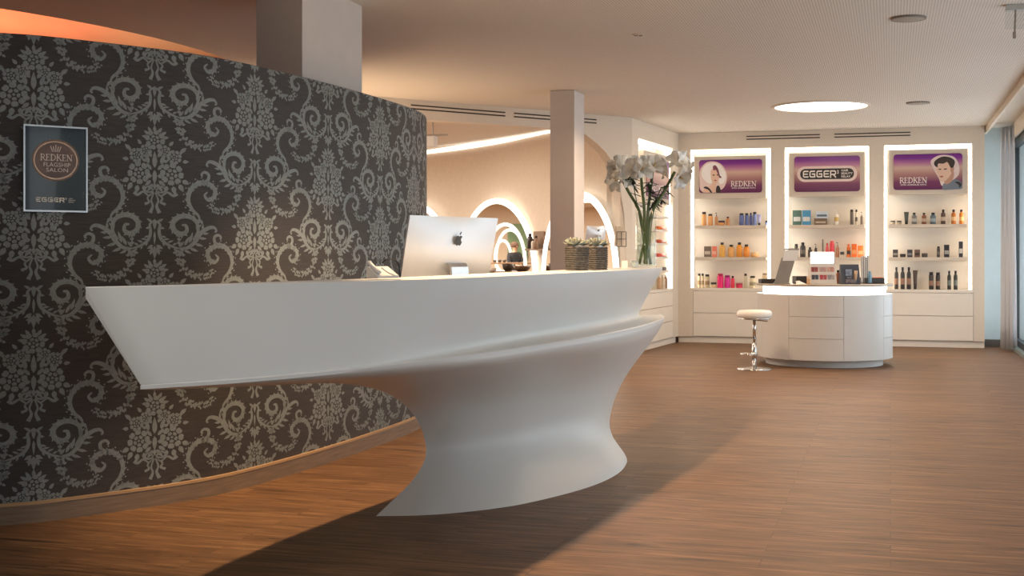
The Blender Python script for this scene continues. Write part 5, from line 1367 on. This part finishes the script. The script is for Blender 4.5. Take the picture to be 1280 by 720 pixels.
# rack at the jamb (right of ring 2)
p = px(773, 308, 14.05); o = empty('magazine_rack', (p.x, p.y, p.z), math.radians(38), 'small dark wire rack with papers on the wall right of the pillar', 'rack')
mb = MB()
for xx in (-.07, 0, .07): mb.tube([(xx, -.05, 0), (xx, -.05, .16)], .004, 6); mb.tube([(xx, -.05, 0), (xx, .06, 0)], .004, 6)
mb.tube([(-.07, -.05, .16), (.07, -.05, .16)], .004, 6); mb.tube([(-.07, -.05, .08), (.07, -.05, .08)], .004, 6); mb.tube([(-.07, .06, 0), (.07, .06, 0)], .004, 6)
mb.build('wire_frame', M['dark'], o)
mb = MB(); mb.prism([(-.06, .006), (.05, .006), (.06, .22), (-.05, .22)], -.03, .0); mb.build('papers', mat('paper_tan', (206, 186, 160), .6), o)
# projector / fixture under inner ceiling near the curved wall
p = px(541, 172, 14.6); o = empty('ceiling_projector', (p.x, p.y, CZ), ROOM, 'small white track lamp under the salon ceiling beside the curved wall', 'lamp')
mb = MB(); mb.box(-.10, .18, -.02, .02, CZ*0-.2, -.18); mb.tube([(0, 0, -.18), (0, 0, -.0005)], .008, 8); mb.build('track', M['grey_metal'], o)
mb = MB(); mb.box(-.09, .04, -.06, .06, -.32, -.2); mb.build('lamp_head', M['white'], o, bevel=.008)

# ---- person seen in the mirror
def person(loc, rz):
    root = empty('person', loc, rz, 'person in a dark shirt sitting in the salon, seen inside the ring mirror', 'person')
    J = {'pelvis': (0, 0, .52, .13), 'waist': (0, .0, .68, .12), 'chest': (0, -.02, .92, .15), 'neck0': (0, -.01, 1.06, .07), 'neck': (0, -.02, 1.12, .052), 'head': (0, -.035, 1.22, .088), 'crown': (0, -.02, 1.31, .075),
         'sl': (-.17, 0, 1.0, .065), 'el': (-.24, -.08, .76, .045), 'hl': (-.14, -.3, .7, .034), 'pl': (-.11, -.38, .7, .028), 'sr': (.17, 0, 1.0, .065), 'er': (.24, -.08, .76, .045), 'hr': (.14, -.3, .7, .034), 'pr': (.11, -.38, .7, .028),
         'hpl': (-.1, -.02, .5, .095), 'kl': (-.13, -.45, .5, .065), 'al': (-.13, -.42, .09, .042), 'tl': (-.13, -.58, .04, .036), 'hpr': (.1, -.02, .5, .095), 'kr': (.13, -.45, .5, .065), 'ar': (.13, -.42, .09, .042), 'tr': (.13, -.58, .04, .036)}
    Ed = [('pelvis', 'waist'), ('waist', 'chest'), ('chest', 'neck0'), ('neck0', 'neck'), ('neck', 'head'), ('head', 'crown'), ('chest', 'sl'), ('sl', 'el'), ('el', 'hl'), ('hl', 'pl'), ('chest', 'sr'), ('sr', 'er'), ('er', 'hr'), ('hr', 'pr'),
          ('pelvis', 'hpl'), ('hpl', 'kl'), ('kl', 'al'), ('al', 'tl'), ('pelvis', 'hpr'), ('hpr', 'kr'), ('kr', 'ar'), ('ar', 'tr')]
    fing = []
    for s_, h in ((-1, 'pl'), (1, 'pr')):
        hx, hy, hz_, _ = J[h]
        for k in range(4):
            a = h+'f%d' % k; J[a] = (hx+(k-1.5)*.019, hy-.035, hz_-.002, .009); J[a+'b'] = (hx+(k-1.5)*.02, hy-.07+.006*abs(k-1), hz_-.016, .008); Ed += [(h, a), (a, a+'b')]
        a = h+'t'; J[a] = (hx-s_*.04, hy+.0, hz_-.004, .010); J[a+'b'] = (hx-s_*.052, hy-.03, hz_-.012, .009); Ed += [(h, a), (a, a+'b')]
    ks = list(J); me = bpy.data.meshes.new('body'); me.from_pydata([J[k][:3] for k in ks], [(ks.index(a), ks.index(b)) for a, b in Ed], [])
    ob = bpy.data.objects.new('body', me); COL.objects.link(ob); ob.parent = root
    md = ob.modifiers.new('skin', 'SKIN'); 
    if not me.skin_vertices: 
        bm = bmesh.new(); bm.from_mesh(me); bm.verts.layers.skin.verify(); bm.to_mesh(me); bm.free()
    for i, k in enumerate(ks): me.skin_vertices[0].data[i].radius = (J[k][3], J[k][3]); me.skin_vertices[0].data[i].use_root = (k == 'pelvis')
    md.use_smooth_shade = True; sb = ob.modifiers.new('sub', 'SUBSURF'); sb.levels = 1; sb.render_levels = 1
    me.materials.append(M['skin'])
    # shirt: bigger shell over torso and arms
    def shellskin(name, keys, grow, m):
        kk = [k for k in ks if k in keys]; mm = bpy.data.meshes.new(name); mm.from_pydata([J[k][:3] for k in kk], [(kk.index(a), kk.index(b)) for a, b in Ed if a in kk and b in kk], [])
        q = bpy.data.objects.new(name, mm); COL.objects.link(q); q.parent = ob; q.modifiers.new('skin', 'SKIN')
        bm = bmesh.new(); bm.from_mesh(mm); bm.verts.layers.skin.verify(); bm.to_mesh(mm); bm.free()
        for i, k in enumerate(kk): mm.skin_vertices[0].data[i].radius = (J[k][3]+grow,)*2; mm.skin_vertices[0].data[i].use_root = (k in ('pelvis', 'chest') and i == kk.index(keys[0]))
        q.modifiers['skin'].use_smooth_shade = True; s2 = q.modifiers.new('sub', 'SUBSURF'); s2.levels = 1; s2.render_levels = 1; mm.materials.append(m)
    shellskin('shirt', ['pelvis', 'waist', 'chest', 'neck0', 'sl', 'el', 'hl', 'sr', 'er', 'hr'], .018, M['cloth_dark'])
    shellskin('trousers', ['pelvis', 'hpl', 'kl', 'al', 'hpr', 'kr', 'ar'], .02, mat('dark_trousers', (44, 46, 58), .9))
    mb = MB(); mb.smooth = True
    rr = []
    for i in range(7):
        e_ = i/6*PI*.6; r = .118*math.sin(e_+.001); rr.append([(r*math.cos(2*PI*k/14), -.012+r*1.08*math.sin(2*PI*k/14)+.012, 1.245+.115*math.cos(e_)) for k in range(14)])
    mb.loft(rr, cap=False); mb.build('hair', mat('brown_hair', (84, 58, 44), .8, noise=.3, scale=60), ob)
    mb = MB(); mb.smooth = True; mb.tube([(0, -.115, 1.235), (0, -.138, 1.205)], [.008, .014], 8); mb.build('nose', M['skin'], ob)
    mb = MB(); mb.box(-.025, .025, -.124, -.116, 1.17, 1.178); mb.build('mouth', M['lip_print'], ob)
    for s_ in (-1, 1):
        mb = MB(); mb.smooth = True; mb.lathe([(.001, 1.232), (.009, 1.236), (.009, 1.244), (.001, 1.248)], cx=s_*.033, cy=-.112, n=8); mb.build('eye', M['black'], ob)
        mb = MB(); mb.smooth = True; mb.tube([(s_*.09, -.02, 1.2), (s_*.096, -.015, 1.25)], [.012, .016], 8); mb.build('ear', M['skin'], ob)
    return root
v = virt(643.5, 316, 35.2)
person((v.x, v.y, .10), math.radians(30))
o = empty('salon_stool', (v.x, v.y, 0), 0, 'black round salon stool under the sitting person', 'stool')
mb = MB(); mb.smooth = True; mb.lathe([(.17, .40), (.18, .42), (.17, .44), (.05, .445)], n=24); mb.build('seat', M['black'], o)
mb = MB(); mb.lathe([(.025, .02), (.025, .40)], n=12); mb.build('pole', M['chrome'], o); mb = MB(); mb.lathe([(.2, 0), (.19, .02)], n=24); mb.build('base', M['chrome'], o)

# ================================================================== LIGHTS
def area(name, loc, size, power, color, rot=(0, 0, 0), sy=None, shape='RECTANGLE', spread=PI, vis=True):
    l = bpy.data.lights.new(name, 'AREA'); l.shape = shape; l.size = size; l.size_y = sy or size; l.energy = power; l.color = color; l.spread = spread
    o = bpy.data.objects.new(name, l); COL.objects.link(o); o.location = loc; o.rotation_euler = rot; return o
def point_at(o, tgt): d = Vector(tgt)-o.location; o.rotation_euler = d.to_track_quat('-Z', 'Y').to_euler()
WARM = (1, .70, .44); COOL = (.93, .95, 1)
# spotlight over the reception desk (throws its shadow)
l = bpy.data.lights.new('desk_downlight', 'SPOT'); l.energy = 420; l.color = (1, .68, .40); l.spot_size = math.radians(106); l.spot_blend = .4; l.shadow_soft_size = .045
o = bpy.data.objects.new('desk_downlight', l); COL.objects.link(o); o.location = (-.42, 5.9, CZ-.04); point_at(o, (.34, 6.2, 0))
area('disc_light', (3.22, 13.35, CZ-.03), .9, 34, WARM, shape='DISK')
for (x, y, s_, p) in ((-3.5, 14.5, 3, 300), (-6, 21, 5, 700), (-13, 27, 8, 1900), (-15, 34, 6, 900), (-1.3, 15.6, 1.2, 22)):
    area('salon_fill', (x, y, CZ-.03), s_, p, (1, .89, .76))  # added broad fills that brighten the salon walls and mirror views
for (x, y, s_, p) in ((2.9, 10.2, .5, 26), (1.4, 11.6, .4, 26), (4.3, 14.3, .4, 8), (2.2, 8.0, .5, 8)):
    area('ceiling_fill', (x, y, CZ-.03), s_, p, WARM, spread=math.radians(140))  # warm fills added under the ceiling to brighten the room, without fixtures
area('ceiling_fill', (-1.0, 2.8, CZ-.03), .9, 20, (1, .93, .86))  # added neutral fill brightening the pillar, wallpaper and desk front
l = bpy.data.lights.new('twin_spot', 'SPOT'); l.energy = 60; l.color = (1, .9, .78); l.spot_size = math.radians(50); l.spot_blend = .8; l.shadow_soft_size = .03
o = bpy.data.objects.new('twin_spot', l); COL.objects.link(o); Ys = (CZ-H)*F/(HZ-43); o.location = ((798-640)*Ys/F, Ys-.02, CZ-.03); point_at(o, (VX+.02, VY-.1, 1.5))
# added unseen fill behind the curved wall, aimed up to brighten the ceiling
for (x, y, z, s_, p) in ((-1.9, 11.9, 1.2, 1.6, 34), ):
    area('upward_fill', (x, y, z), s_, p, (1, .72, .46), rot=(PI, 0, 0))
for (x, y, z, s_, p, c) in ((-3.4, 8.6, CZ+.1, .5, 16, (1, .26, .10)), (-3.1, 11.2, CZ+.1, .5, 26, (1, .32, .12)), (-5.2, 8.6, CZ+.1, 1, 36, (1, .09, .12)), (-5.5, 12, CZ+.1, 2, 40, (1, .18, .08))):
    area('recess_glow', (x, y, z), s_, p, c, rot=(PI, 0, 0))
# daylight reflected in from the terrace
for u in (1.5, 5, 8.5, 12, 15.5):
    p = WW.pt(u, .6, 1.2); o = area('daylight', p, 3.2, (64 if u < 3 else (50 if u < 10 else 26)), COOL, sy=2.2); point_at(o, p-WW.n*3+Vector((0, 0, .7)))
w = bpy.data.worlds.new('world'); SC.world = w; w.use_nodes = True
nt = w.node_tree; bg = nt.nodes['Background']
sk = nt.nodes.new('ShaderNodeTexSky'); sk.sky_type = 'NISHITA'; sk.sun_elevation = math.radians(35); sk.sun_rotation = math.radians(250); sk.sun_disc = False; sk.air_density = 1.4; sk.dust_density = 2
nt.links.new(sk.outputs[0], bg.inputs[0]); bg.inputs[1].default_value = .09

SC.view_settings.view_transform = 'Standard'; SC.view_settings.look = 'None'; SC.view_settings.gamma = 1; SC.view_settings.use_curve_mapping = False
SC.view_settings.exposure = 0
